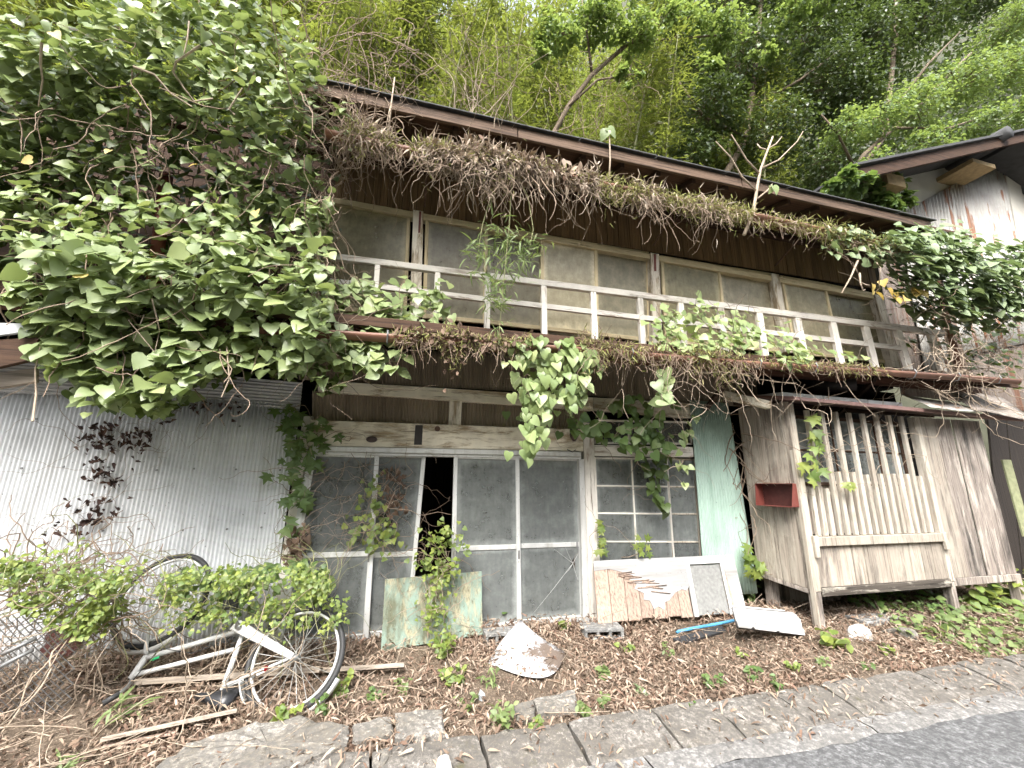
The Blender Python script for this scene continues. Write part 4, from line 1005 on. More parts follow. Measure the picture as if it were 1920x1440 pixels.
# concrete blocks
def block(label, c, yaw, L, Hh, D, pitch=0):
    t = thing('concrete_block', label, 'concrete block', tuple(c), 'hollow concrete blocks by the doors'); m = MB()
    w = .028; n = 3; cell = (L-w)/n
    m.box(-L/2, L/2, -D/2, D/2, 0, w); m.box(-L/2, L/2, -D/2, D/2, Hh-w, Hh)
    for i in range(n+1): m.box(-L/2+i*cell, -L/2+i*cell+w, -D/2+.002, D/2-.002, w+.0005, Hh-w-.0005)
    m.box(-L/2+w+.001, L/2-w-.001, D/2-.03, D/2-.004, w+.0005, Hh-w-.0005)
    me = m.mesh('body'); o = link('body', me, 'block_concrete', t); o.rotation_euler = (pitch, 0, yaw); return t
c = atz(938, 1207, .14); block('hollow concrete block half hidden behind the curled white sheet', c, .0, .30, .11, .15)
c = atz(1128, 1195, .13); block('hollow concrete block lying at the foot of the door post', c, -.15, .37, .10, .19)
# white tray-like panel, blue pipe, black strip
tr_ = thing('white_panel', 'bent white metal panel with torn corner lying right of the broken panel', 'panel', (3.5, -.6, .15))
a, b, c_, d_ = at(1373, 1136, -.74), at(1498, 1148, -.78), at(1508, 1192, -.87), at(1384, 1177, -.85)
TQ = [a, b, c_, d_]
def trayskin(uv, off, name, mat='white_panel_paint'):
    N_ = np.cross(b-a, d_-a); N_ /= np.linalg.norm(N_); N_ = N_ if N_[1] < 0 else -N_
    vs = [bil(TQ, u, v)+N_*off for u, v in uv]; k = len(vs)
    return MB().add(vs+[p-N_*.012 for p in vs], [tuple(range(k))]+[(i, k+i, k+(i+1) % k, (i+1) % k) for i in range(k)]+[tuple(range(k, 2*k))[::-1]]).build(name, mat, tr_)
trayskin([(0, 0), (.7, 0), (.78, .06), (.82, .02), (.90, .03), (.95, .12), (.97, .25), (1, .3), (1, .70), (0, .70)], 0, 'face')
trayskin([(0, .735), (1, .735), (1, 1), (.62, 1), (.60, .93), (.55, 1), (.25, 1), (.22, .90), (.18, 1), (0, 1)], .012, 'lip')
MB().tube([at(1373, 1136, -.74)+[-.004, -.006, 0], at(1470, 1145, -.77)+[0, -.006, 0]], .008, 6).build('rim', 'white_paint', tr_, True)
trayskin([(.005, .02), (.9, .06), (.995, .35), (.995, .98), (.005, .98)], -.016, 'back', 'iron_dark')
tag(MB().tube([atz(1268, 1185, .17), atz(1300, 1178, .18), atz(1340, 1171, .20), atz(1378, 1163, .21)], .014, 8).build('blue_pipe', 'blue_pipe', None, True, tuple(atz(1268, 1185, .17))), 'blue plastic pipe on the ground beside the white panel', 'pipe')
tag(MB().tube([at(1500, 1165, -.35), at(1550, 1168, -.30), at(1570, 1175, -.30), at(1560, 1158, -.2), at(1530, 1150, -.15)], .014, 8).build('blue_pipe', 'blue_pipe', None, True, tuple(at(1550, 1168, -.3))), 'blue pipe curving in the shade under the bay', 'pipe')
tag(MB().hexa([atz(1262, 1196, .17), atz(1352, 1172, .19), atz(1362, 1182, .16), atz(1280, 1206, .14)], (0, .3, -1), .02, .003).build('black_strip', 'black_plastic', None, False, tuple(atz(1262, 1196, .16))), 'black rubber strip lying under the blue pipe end', 'strip')
tag(MB().box(*(lambda p: (p[0]-.25, p[0]+.3, p[1]-.1, p[1]+.12, .1, .165))(atz(1640, 1160, .15))).build('stepping_stone', 'block_concrete', None, False, (5.2, -.5, .1)), 'flat concrete step in the shade under the lattice bay', 'step')
# mailbox on the cheek of the bay
mb_ = thing('mailbox', 'rusty red open letterbox fixed to the bay side wall', 'mailbox', (4.0, -.45, 1.35))
def cheek(x, y): 
    d = A1-A0; n_ = np.array([-d[1], d[0], 0]); n_ /= np.linalg.norm(n_)
    if n_[0] > 0: n_ = -n_
    return atp(x, y, A0, n_), n_
c1, nn_ = cheek(1418, 917); c2, _ = cheek(1478, 915); c3, _ = cheek(1484, 962); c4, _ = cheek(1422, 962)
z1, z0 = 1.535, 1.30; dv = (A1-A0)/np.linalg.norm(A1-A0); s0_ = A0+dv*.20; s1_ = A0+dv*.60; D_ = .15
m = MB()
def pt(s, o, z): return s+nn_*o+np.array([0, 0, z])
P0 = [pt(s0_, .004, z1), pt(s1_, .004, z1), pt(s1_, .004, z0), pt(s0_, .004, z0)]
P1 = [pt(s0_, D_*.8, z1), pt(s1_, D_*.55, z1+.005), pt(s1_, D_, z0), pt(s0_, D_, z0)]
MB().hexa(P0, -nn_*1, .003).build('back_plate', 'dark_red', mb_)  # darker red than the sides, painting the shade inside the box
for nm, qd in (('top_plate', [P0[0], P0[1], P1[1], P1[0]]), ('bottom_plate', [P1[3], P1[2], P0[2], P0[3]]), ('end_plate', [P0[1], P0[2], P1[2], P1[1]]), ('end_plate', [P0[0], P1[0], P1[3], P0[3]])):
    o = MB().add(qd, [(0, 1, 2, 3)]).build(nm, 'red_rust', mb_); md = o.modifiers.new('thickness', 'SOLIDIFY'); md.thickness = .004
# oval plate and bulb fitting on the door lintel
p_ = at(697, 824, -.072); vs = []; n = 18
for r_, y_ in ((1, 0), (1, -.008), (.7, -.014)):
    vs += [(p_[0]+.052*r_*math.cos(2*math.pi*i/n), p_[1]+y_, p_[2]+.03*r_*math.sin(2*math.pi*i/n)) for i in range(n)]
fs = [(r_*n+i, r_*n+(i+1) % n, (r_+1)*n+(i+1) % n, (r_+1)*n+i) for r_ in range(2) for i in range(n)]+[tuple(2*n+i for i in range(n))]
tag(MB().add(vs, fs).build('oval_plate', 'ceramic_dark', None, True, tuple(p_)), 'small dark oval plate on the pale door lintel', 'plate')
lf = thing('lamp_fitting', 'dark old lamp fitting at the right end of the door lintel', 'lamp', tuple(at(1076, 822, -.08)))
p_ = at(1076, 808, -.10); q_ = at(1076, 838, -.12)
def lathe(prof, c, mat, name, parent, K=14):
    vs, fs = [], []
    for r_, z in prof: vs += [(c[0]+r_*math.cos(2*math.pi*i/K), c[1]+r_*math.sin(2*math.pi*i/K), c[2]+z) for i in range(K)]
    for a in range(len(prof)-1):
        for i in range(K): fs.append((a*K+i, a*K+(i+1) % K, (a+1)*K+(i+1) % K, (a+1)*K+i))
    fs += [tuple(range(K))[::-1], tuple((len(prof)-1)*K+i for i in range(K))]
    return MB().add(vs, fs).build(name, mat, parent, True)
lathe([(.02, .02), (.045, .0), (.047, -.03), (.04, -.04), (.045, -.05), (.042, -.085), (.03, -.11), (.016, -.135)], p_+[0, 0, .02], 'ceramic_dark', 'body', lf)
MB().tube([q_+[.02, 0, -.03], q_+[-.02, -.01, -.055], q_+[-.08, 0, -.03]], .005, 5).build('wire', 'iron_dark', lf)
# chain-link fence at the left edge, rails
cf = thing('chain_link_fence', 'sagging grey chain-link fence at the left edge of the verge', 'fence', (-2.2, -.72, .1))
fx0, fx1, fz0, fz1 = -3.3, -1.86, .0, .78
m = MB(); st_ = .055
def fpt(u, v): return np.array([fx0+(fx1-fx0)*u-.06*(1-v)*u, -.78+.10*math.sin(2*u+1.5*v)-.12*v*u, fz0+(fz1-fz0)*v-.10*u*u*v])
nu = int((fx1-fx0)/st_); nv = int((fz1-fz0)/st_)
for i in range(-nv, nu):
    for sgn in (1, -1):
        L = []
        for k in range(0, nv+1, 2):
            u = (i+k if sgn > 0 else i+nv-k)/nu
            if 0 <= u <= 1: L.append(fpt(u, k/nv))
        if len(L) > 1: m.tube(L, .0028, 4, False)
m.build('wire_mesh', 'wire_grey', cf)
MB().tube([at(-60, 1255, -.9), at(30, 1215, -.88), at(68, 1196, -.85)], .012, 8).build('rail', 'wire_grey', cf, True)
MB().tube([at(-60, 1283, -.9), at(20, 1240, -.88), at(62, 1218, -.85)], .012, 8).build('rail', 'wire_grey', cf, True)
m = MB(); p_ = at(112, 1206, -.075); rr = [(p_[0]+.13*math.cos(2*math.pi*i/14)*rng.uniform(.7, 1.2), -.05, p_[2]+.13*math.sin(2*math.pi*i/14)*rng.uniform(.8, 1.2)) for i in range(14)]
o = MB().add(rr, [tuple(range(14))[::-1]]).build('rusted_hole', 'dark_red', H)  # flat disc, its dark colour stands for the shaded inside of the hole
# ------------------------------------------------------------------ plants on the house
def creeper(name, label, poly, n, Yf, tpl, mat, size, holes=(), single=150, base=(0, -.55, .85), sd=.35, tip=(0, -.6, -.6), tsd=.5, depth=.12, nstem=12, stem='dead_twig', cat='vine', group=None, slen=(10, .05), sr=.003, clump=.6):
    a = sample(poly, n, holes, clump if n > 80 else 0)
    if n > 80: a = a+rng.normal(0, 1, a.shape)*[13, 11]*(rng.random((len(a), 1)) < .5)
    P = unproject(a, Yf)
    P[:, 1] += rng.random(n)**1.5*depth
    t = thing(name, label, cat, tuple(P.mean(0)*[1, 1, 0]+[0, 0, P[:, 2].min()]), group)
    nr, tp = leafdirs(n, base, sd, tip, tsd); L = Leaves().add(P, nr, tp, rng.uniform(*size, n))
    L.build(t, tpl, mat, single)
    if nstem:
        S = []
        for i in rng.integers(0, n, nstem): S.append(strand(P[i]+[0, .03, 0], slen[0], slen[1], rng.normal(0, .6, 3)+[0, 0, .4], .35, .05))
        stems('stem', S, sr, stem, t)
    return t, P
def yleft(x, z):
    b = -1.24
    if z < 2.9: b += min(.22, (2.9-z)*.5)
    if z > 5.3: b += (z-5.3)*.42
    elif 3.05 < z < 4.5: b += .32*math.sin(math.pi*(z-3.05)/1.45)
    return b+.16*nz(x*1.1, z*1.3)-.12*math.exp(-((x+1.6)**2)/1.2)
OUT = [(-260, 40), (20, 25), (60, 8), (150, -25), (300, -60), (470, -40), (545, 15), (575, 60), (600, 120), (640, 170), (648, 210), (610, 280), (600, 330), (622, 380), (628, 440), (600, 500), (640, 545), (600, 570), (640, 620),
       (655, 690), (610, 720), (565, 690), (500, 700), (470, 670), (420, 690), (330, 710), (275, 770), (205, 770), (140, 745), (75, 690), (38, 600), (5, 560), (30, 500), (-10, 440), (-260, 480)]
HOLES = [(320, 285, 70, .30), (360, 330, 50, .4), (300, 440, 45, .15), (262, 612, 48, .18), (20, 460, 40, .2), (290, 520, 30, .3), (420, 250, 50, .5), (140, 330, 45, .5), (590, 250, 60, .25), (250, 200, 40, .5), (330, 660, 25, .4)]
lv, LP = creeper('ivy_vine', 'huge heart-leaved vine smothering the left half of the house', OUT, 2700, yleft, HEART2, 'ivy_leaf', (.05, .105), HOLES, 300, base=(0, -.60, .80), sd=.42, tip=(0, -.75, -.45), tsd=.55, depth=.35, nstem=0)
big = [(30, 470), (620, 430), (600, 680), (420, 690), (280, 765), (140, 740), (60, 650)]
a = sample(big, 230, HOLES); P = unproject(a, lambda x, z: yleft(x, z)-.10); nr, tp = leafdirs(230, (0, -.6, .85), .42, (0, -.8, -.5), .5)
L = Leaves().add(P, nr, tp, rng.uniform(.08, .13, 230)); L.build(lv, HEART2, 'ivy_leaf', 0, 'foliage')
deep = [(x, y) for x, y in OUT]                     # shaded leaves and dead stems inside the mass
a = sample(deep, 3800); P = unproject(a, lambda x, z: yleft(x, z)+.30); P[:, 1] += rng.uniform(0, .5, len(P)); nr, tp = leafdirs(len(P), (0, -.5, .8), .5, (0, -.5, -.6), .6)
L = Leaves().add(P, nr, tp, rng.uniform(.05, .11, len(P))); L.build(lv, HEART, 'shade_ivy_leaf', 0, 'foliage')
S = []
for x, y in sample([(40, 60), (560, 40), (640, 200), (610, 560), (300, 660), (60, 560)], 110):
    p = unproject([(x, y)], lambda X, Z: yleft(X, Z)+rng.uniform(-.05, .35))[0]; S.append(strand(p, rng.integers(10, 26), .05, (rng.normal(0, .5), rng.normal(0, .2), -.8), .22, .03))
stems('stem', S, .005, 'dead_twig', lv)
S = []
for pts in ([(78, 80), (76, 120), (80, 150), (72, 200)], [(375, 85), (330, 115), (325, 135), (345, 165), (365, 190), (400, 185)], [(250, 125), (290, 140), (320, 175), (360, 200)], [(440, 215), (430, 205), (455, 165)], [(355, 40), (352, 70), (345, 100)],
            [(285, 560), (300, 620), (290, 660), (240, 600), (270, 590), (250, 640)], [(62, 790), (68, 740), (66, 690), (75, 650)], [(425, 650), (430, 710), (415, 745)]):
    S.append([unproject([q_], lambda X, Z: yleft(X, Z)-.12)[0] for q_ in pts])
stems('stem', S, .008, 'pale_twig', lv)
CURLED, SMALL = heart(0, .42, .7), heart(0, .05, .12)
for tpl_, n_, s0_, s1_, nsd in ((CURLED, 1100, .05, .10, .6), (SMALL, 1000, .035, .075, .5)):
    a = sample(OUT, n_, HOLES, .6); P = unproject(a, yleft); P[:, 1] += rng.random(n_)**1.5*.3; nr, tp = leafdirs(n_, (0, -.62, .78), nsd, (0, -.75, -.45), .7)
    Leaves().add(P, nr, tp, rng.uniform(s0_, s1_, n_)).build(lv, tpl_, 'ivy_leaf', 0, 'foliage')
a = sample(OUT, 520, HOLES, .8); P = unproject(a, lambda x, z: yleft(x, z)-.03); nr, tp = leafdirs(520, (0, -.65, .75), .4, (0, -.7, -.5), .6)
Leaves().add(P, nr, tp, rng.uniform(.045, .10, 520)).build(lv, HEART, 'pale_vine_leaf', 0, 'foliage')
a = np.array([(206, 281), (368, 308), (100, 60), (480, 395), (150, 520), (440, 130), (60, 300)]); P = unproject(a, lambda x, z: yleft(x, z)-.16); nr, tp = leafdirs(7, (0, -.9, .4), .2)
Leaves().add(P, nr, tp, rng.uniform(.05, .085, 7)).build(lv, HEART, 'yellow_leaf', 7)
# dead tangle on the roof edge between the vine and the gutter
def tangle(name, label, poly, n, Yf, step, cnt, r, mat, drift=(0, 0, -.5), jit=.35, sag=.02, depth=.25, cat='dead vine'):
    a = sample(poly, n); P = unproject(a, Yf); P[:, 1] += rng.uniform(0, depth, n); t = thing(name, label, cat, tuple(P.mean(0)))
    S = [strand(p, rng.integers(*cnt), step, np.array(drift)+rng.normal(0, .5, 3), jit, sag) for p in P]
    stems('stem', S, r, mat, t); return t, P
tangle('dead_vine', 'brown tangle of dead stems on the roof edge beside the vine', [(540, 60), (640, 110), (760, 190), (740, 240), (620, 300), (600, 220), (560, 130)], 230, lambda x, z: -1.0+max(0, z-5)*.5, .05, (8, 22), .0045, 'dead_twig')
tangle('dead_vine', 'dead stems hanging in the gap between vine and first upper window', [(585, 300), (640, 290), (640, 420), (600, 640), (560, 640)], 70, lambda x, z: -1.05, .05, (10, 24), .004, 'dead_twig', (0, 0, -.9), .2)
tangle('dead_vine', 'loose pale stems rising over the roof edge at its middle', [(840, 150), (900, 120), (960, 270), (900, 290)], 26, lambda x, z: -1.0+max(0, z-5.05)*.4, .07, (8, 18), .004, 'pale_twig', (-.1, .1, .6), .18, -.02)
tangle('dead_vine', 'pale bare stems trailing over the gutter at the right corner', [(1780, 600), (1830, 610), (1870, 700), (1900, 750), (1800, 740), (1690, 700), (1760, 660)], 70, lambda x, z: -1.08, .06, (8, 22), .0046, 'pale_twig', (0, -.1, -.5), .32)
tangle('dead_vine', 'thin dead runners dangling from the lower gutter above the green sheet', [(1180, 660), (1420, 680), (1640, 700), (1640, 720), (1300, 700), (1180, 690)], 42, lambda x, z: -1.1, .055, (7, 17), .0036, 'pale_twig', (.1, -.05, -.9), .22, .04)
tangle('dead_vine', 'dead creeper stems climbing the edge of the bay side wall', [(1372, 760), (1400, 770), (1420, 960), (1400, 1000), (1385, 900)], 34, lambda x, z: -.18, .05, (8, 18), .0055, 'dead_twig', (0, -.05, -.8), .2)
tangle('dead_vine', 'wiry stems crossing the upper part of the wooden lattice', [(1500, 770), (1700, 790), (1720, 880), (1530, 900)], 34, lambda x, z: -.72, .05, (6, 14), .003, 'pale_twig', (0, 0, -.3), .4, .0, .04)
tangle('dead_vine', 'dead runners hanging down over the glass doors', [(560, 840), (720, 845), (780, 870), (740, 1010), (600, 1020)], 40, lambda x, z: -.10, .06, (8, 20), .0025, 'dead_twig', (0, 0, -.6), .3, .02, .04)

# mossy, littered gutters
def mossrun(name, label, line, Y, n, spread, up, hang, mats, size, seed=0):
    xs, ys = [p[0] for p in line], [p[1] for p in line]
    t = bpy.data.objects.new(name, None); COL.objects.link(t); t['label'] = label; t['category'] = 'moss'; t['kind'] = 'stuff'
    c0 = at(xs[0], ys[0], Y); t.location = c0; ORG[t.name] = c0
    for mat, share, tpl, s0, s1 in mats:
        k = int(n*share); X = rng.uniform(xs[0], xs[-1], k); dens = np.array([.5+.5*nz(x*.011+seed, .3+seed*2) for x in X]); keep = rng.random(k) < np.clip(dens*2.1-.3, .04, 1); X = X[keep]; k = len(X)
        Yp = np.interp(X, xs, ys); P = np.array([at(x, y, Y) for x, y in zip(X, Yp)])
        lump = np.array([.35+1.0*max(0, nz(x*.017+seed*3, 1.7))+.3*max(0, nz(x*.06+seed, .4)) for x in X]); v = rng.normal(0, 1, k)
        P[:, 2] += np.where(v > 0, np.abs(v)*up*lump, -np.abs(v)*hang*lump*(.6+rng.random(k))); P[:, 1] += rng.normal(-.01, spread, k)
        nr = rng.normal(0, .6, (k, 3))+[0, -.5, .3]; tp = rng.normal(0, .5, (k, 3))+np.where((v > 0)[:, None], [[0, -.3, .8]], [[0, -.35, -.9]])
        o = link('foliage', leaf_mesh('foliage', tpl, P, nr, tp, rng.uniform(s0, s1, k), c0), mat, t)
    return t
def roots(t, line, Y, n, ln, mat, r=.0035, seed=0):
    xs, ys = [p[0] for p in line], [p[1] for p in line]; S = []
    for i in range(n):
        x = rng.uniform(xs[0], xs[-1]); y = float(np.interp(x, xs, ys)); p = at(x, y, Y+rng.normal(0, .04)); S.append(strand(p, rng.integers(*ln), .035, (rng.normal(0, .35), -.2, -.7), .22, .05))
    stems('stem', S, r, mat, t)
up_a = [(640, 248), (700, 262), (760, 280), (830, 292)]; up_b = [(800, 286), (900, 300), (1000, 318), (1120, 348)]; up_c = [(1110, 348), (1200, 366), (1350, 396), (1500, 425), (1600, 448), (1695, 472)]
t = mossrun('gutter_moss', 'moss and dead stems clogging the left end of the roof gutter', up_a, -1.08, 2600, .05, .06, .08, (('moss_blade', .6, BLADE, .04, .09), ('dry_hay', .4, SLIM, .05, .13)), 0, 1); roots(t, up_a, -1.1, 60, (4, 12), 'dead_twig')
t = mossrun('gutter_debris', 'thick heap of dead leaves and straw spilling from the roof gutter', up_b, -1.10, 5200, .055, .085, .085, (('dry_hay', .62, SLIM, .05, .125), ('moss_blade', .25, BLADE, .04, .09), ('litter_leaf', .13, OVAL, .05, .10)), 0, 2); roots(t, up_b, -1.12, 90, (6, 20), 'pale_twig'); roots(t, up_b, -1.08, 30, (14, 26), 'dead_twig'); roots(t, up_b, -1.10, 9, (10, 22), 'dead_twig', .010)
t = mossrun('gutter_moss', 'yellow-green moss cushions along the right half of the roof gutter', up_c, -1.09, 9000, .055, .055, .08, (('moss_blade', .88, BLADE, .035, .085), ('dry_hay', .12, SLIM, .04, .10)), 0, 3.3); roots(t, up_c, -1.1, 150, (3, 10), 'dead_twig')
for (xa, xb, nn_, hg) in ((800, 905, 1500, .16), (880, 965, 1500, .22), (1185, 1240, 700, .14), (1290, 1340, 500, .12)):
    seg = [(x, float(np.interp(x, [q[0] for q in GU], [q[1] for q in GU]))) for x in np.linspace(xa, xb, 4)]
    t = mossrun('gutter_debris', 'hanging clump of dead straw below the roof gutter', seg, -1.10, nn_, .06, .06, hg, (('dry_hay', .7, SLIM, .05, .12), ('moss_blade', .3, BLADE, .04, .09)), 0, rng.uniform(0, 9)); roots(t, seg, -1.12, 22, (8, 22), 'dead_twig', .0045)
    t['label'] = {800: 'ragged straw clump drooping above the first window post', 880: 'longest straw clump drooping over the second upper window', 1185: 'mossy clump drooping above the second window post', 1290: 'small mossy clump drooping left of the bare sapling'}[xa]
lo_a = [(740, 632), (860, 640), (990, 648)]; lo_b = [(1085, 650), (1160, 655), (1250, 666), (1390, 678)]
t = mossrun('gutter_moss', 'dark moss and weeds along the lower gutter over the doors', lo_a, -1.07, 2600, .05, .05, .085, (('moss_blade', .55, BLADE, .04, .08), ('dead_leaf', .45, OVAL, .025, .06)), 0, 5); roots(t, lo_a, -1.1, 50, (3, 9), 'dead_twig')
t = mossrun('gutter_moss', 'bright moss with brown roots on the lower gutter right of the hanging vine', lo_b, -1.07, 3200, .05, .06, .13, (('moss_blade', .55, BLADE, .04, .085), ('dead_leaf', .45, SLIM, .04, .09)), 0, 7.2); roots(t, lo_b, -1.1, 90, (3, 11), 'dead_twig')

lo_c = [(1385, 676), (1470, 682), (1580, 690), (1660, 696)]
t = mossrun('gutter_moss', 'sparse moss and roots on the lower gutter above the bay', lo_c, -1.07, 1300, .04, .03, .05, (('moss_blade', .6, BLADE, .03, .07), ('dead_leaf', .4, SLIM, .03, .08)), 0, 8.1); roots(t, lo_c, -1.1, 26, (3, 9), 'dead_twig')
# leafy clusters
creeper('ivy_vine', 'leafy vine spreading over the left end of the balcony railing', [(600, 520), (680, 505), (760, 520), (840, 545), (855, 600), (800, 622), (700, 640), (770, 660), (740, 690), (640, 690), (600, 640)], 360, lambda x, z: -.75-(3.3-z)*.4, HEART2, 'ivy_leaf', (.06, .11), (), 250, base=(0, -.7, .7), depth=.25, nstem=26)
creeper('hanging_vine', 'pale green heart-leaved vine hanging in a long point over the door lintel', [(965, 640), (1010, 625), (1090, 628), (1115, 650), (1118, 690), (1100, 740), (1075, 770), (1060, 740), (1030, 790), (1020, 830), (1008, 872), (995, 870), (990, 800), (975, 740), (985, 700)], 250, lambda x, z: -1.16, HEART, 'pale_vine_leaf', (.06, .11), (), 175, base=(0, -.95, .35), sd=.3, tip=(0, -.25, -.95), tsd=.3, depth=.18, nstem=14, clump=.15)
creeper('hanging_vine', 'dark ivy hanging across the small transom panes', [(960, 770), (1110, 770), (1190, 735), (1260, 760), (1250, 800), (1270, 840), (1215, 860), (1190, 840), (1130, 820), (1100, 800), (1000, 800)], 130, lambda x, z: -.45, HEART2, 'green_leaf', (.07, .12), (), 120, base=(0, -.9, .45), depth=.25, nstem=16)
creeper('hanging_vine', 'thin ivy strand trailing down the paned window', [(1185, 850), (1260, 850), (1252, 880), (1240, 930), (1258, 965), (1250, 970), (1225, 930), (1215, 880)], 42, lambda x, z: -.22, HEART, 'shade_ivy_leaf', (.08, .11), (), 42, base=(0, -.9, .4), tip=(.1, -.2, -.9), depth=.06, nstem=6)
creeper('hanging_vine', 'few pale heart leaves dangling in front of the transom', [(1225, 690), (1260, 680), (1255, 740), (1235, 760)], 9, lambda x, z: -1.1, HEART, 'ivy_leaf', (.11, .16), (), 9, base=(0, -.9, .4), tip=(0, -.2, -.9), depth=.05, nstem=6, stem='pale_twig', slen=(18, .05))
creeper('hanging_vine', 'short shoot with pale leaves beside the green metal sheet', [(1270, 800), (1310, 770), (1325, 800), (1290, 830), (1295, 900), (1285, 915), (1275, 860)], 16, lambda x, z: -.5, HEART, 'pale_vine_leaf', (.07, .10), (), 16, base=(0, -.9, .4), tip=(0, -.2, -.9), depth=.05, nstem=5, stem='pale_twig')
creeper('ivy_vine', 'bright ivy bank along the middle of the lower eave and railing', [(1235, 580), (1285, 560), (1350, 575), (1440, 590), (1480, 600), (1490, 635), (1560, 645), (1620, 665), (1640, 682), (1500, 680), (1380, 670), (1300, 655), (1240, 640)], 480, lambda x, z: -.85-(3.3-z)*.5, HEART2, 'pale_vine_leaf', (.05, .095), (), 300, base=(0, -.75, .65), depth=.25, nstem=26)
creeper('ivy_vine', 'dense blue-green ivy mound at the right end of the roof gutter', [(1690, 440), (1740, 418), (1800, 425), (1860, 445), (1960, 470), (2000, 560), (1960, 600), (1900, 590), (1850, 600), (1800, 590), (1760, 540), (1720, 525), (1715, 490)], 1900, lambda x, z: -1.05-.25*math.exp(-((z-4.4)**2)/.3)+.05*nz(x*2, z*2), HEART, 'blue_ivy_leaf', (.075, .135), (), 300, base=(0, -.65, .75), sd=.28, depth=.45, nstem=30, clump=.25)
creeper('ivy_vine', 'scattered round ivy leaves at the end of the mossy gutter', [(1540, 425), (1600, 420), (1690, 445), (1700, 470), (1640, 480), (1560, 470)], 80, lambda x, z: -1.15, HEART, 'blue_ivy_leaf', (.07, .12), (), 60, base=(0, -.6, .8), depth=.08, nstem=10)
creeper('ivy_vine', 'shaded ivy and twigs hanging under the right mound beside the neighbour wall', [(1700, 540), (1780, 560), (1960, 600), (1980, 740), (1880, 690), (1800, 640), (1720, 620)], 170, lambda x, z: -.45, HEART, 'shade_ivy_leaf', (.07, .12), (), 120, depth=.5, nstem=80, stem='dead_twig', slen=(16, .06), sr=.005)
creeper('leaf_sprig', 'twig of yellow autumn leaves in front of the last upper window', [(1632, 528), (1660, 520), (1690, 535), (1742, 535), (1745, 556), (1700, 560), (1668, 548), (1640, 552)], 17, lambda x, z: -1.1, HEART, 'yellow_leaf', (.08, .125), (), 17, base=(0, -.85, .5), tip=(0, -.3, -.8), depth=.05, nstem=5, stem='pale_twig', cat='twig', slen=(9, .05), sr=.006)
creeper('creeper', 'lobed dark creeper climbing the left door jamb', [(520, 760), (560, 740), (610, 790), (605, 840), (585, 900), (560, 1000), (530, 1000), (540, 930), (512, 900), (545, 840)], 85, lambda x, z: -.17, MAPLE, 'green_leaf', (.07, .115), (), 85, base=(0, -.95, .3), tip=(0, -.1, -1), depth=.10, nstem=20)
creeper('creeper', 'small withered creeper with brown leaves at the jamb foot', [(540, 990), (575, 980), (580, 1020), (555, 1075), (525, 1060)], 60, lambda x, z: -.16, CRUMP, 'dead_leaf', (.035, .06), (), 60, base=(0, -.9, .3), depth=.08, nstem=12, slen=(12, .04))
creeper('dead_creeper', 'dark shrivelled creeper hanging on the silver corrugated wall', [(160, 800), (270, 770), (280, 830), (240, 900), (230, 960), (130, 1000), (90, 1000), (130, 940), (180, 920), (150, 860)], 200, lambda x, z: -.07, CRUMP, 'dark_dead_leaf', (.018, .042), ((225, 870, 25, .2), (150, 880, 30, .3)), 200, base=(0, -.9, .2), sd=.8, depth=.03, nstem=34, slen=(14, .05), sr=.002, clump=1.0)
creeper('dead_creeper', 'few shrivelled leaves under the horizontal corrugated strip', [(270, 770), (330, 760), (460, 740), (440, 790), (380, 770), (300, 800)], 34, lambda x, z: -.08, CRUMP, 'dark_dead_leaf', (.018, .036), (), 34, base=(0, -.9, .2), sd=.8, depth=.03, nstem=12, slen=(12, .045), sr=.002)
creeper('maple_creeper', 'fresh star-leaved creeper clinging to the wooden lattice', [(1500, 840), (1530, 770), (1545, 850), (1550, 890), (1520, 905), (1505, 880)], 20, lambda x, z: -.76, MAPLE, 'bright_leaf', (.10, .15), (), 20, base=(0, -.95, .3), tip=(0, -.2, -.9), depth=.05, nstem=5, stem='dead_twig')
creeper('maple_creeper', 'single star leaves low on the wooden lattice', [(1585, 895), (1608, 895), (1608, 912), (1585, 912)], 4, lambda x, z: -.76, MAPLE, 'bright_leaf', (.09, .12), (), 4, base=(0, -.95, .3), tip=(0, -.2, -.9), depth=.02, nstem=1)
creeper('creeper', 'green lobed creeper at the lower corner of the mint sheet', [(1402, 1020), (1412, 1020), (1430, 1060), (1425, 1080), (1400, 1072)], 16, lambda x, z: -.2, MAPLE, 'bright_leaf', (.09, .13), (), 16, base=(0, -.95, .3), tip=(0, -.2, -.9), depth=.05, nstem=3)
creeper('creeper', 'thin yellow-green creeper on the first two glass doors', [(640, 990), (700, 890), (715, 860), (730, 900), (720, 960), (760, 1010), (740, 1050), (700, 1060), (650, 1010)], 90, lambda x, z: -.11, HEART, 'bright_leaf', (.035, .06), (), 90, base=(0, -.9, .4), depth=.05, nstem=26, slen=(16, .05), sr=.0022)
creeper('creeper', 'small withered leaves on the second glass door', [(720, 880), (760, 880), (765, 960), (735, 1000), (715, 960)], 50, lambda x, z: -.09, CRUMP, 'dead_leaf', (.03, .05), (), 50, base=(0, -.9, .3), depth=.04, nstem=10)
creeper('creeper', 'few star leaves beside the paned window sash', [(1118, 975), (1132, 975), (1132, 1040), (1116, 1040)], 12, lambda x, z: -.12, MAPLE, 'bright_leaf', (.06, .085), (), 12, base=(0, -.95, .3), depth=.03, nstem=4)
creeper('creeper', 'young leaves climbing before the middle panes', [(1195, 1005), (1212, 1005), (1222, 1040), (1198, 1040)], 10, lambda x, z: -.14, MAPLE, 'bright_leaf', (.06, .085), (), 10, base=(0, -.95, .3), depth=.03, nstem=3)
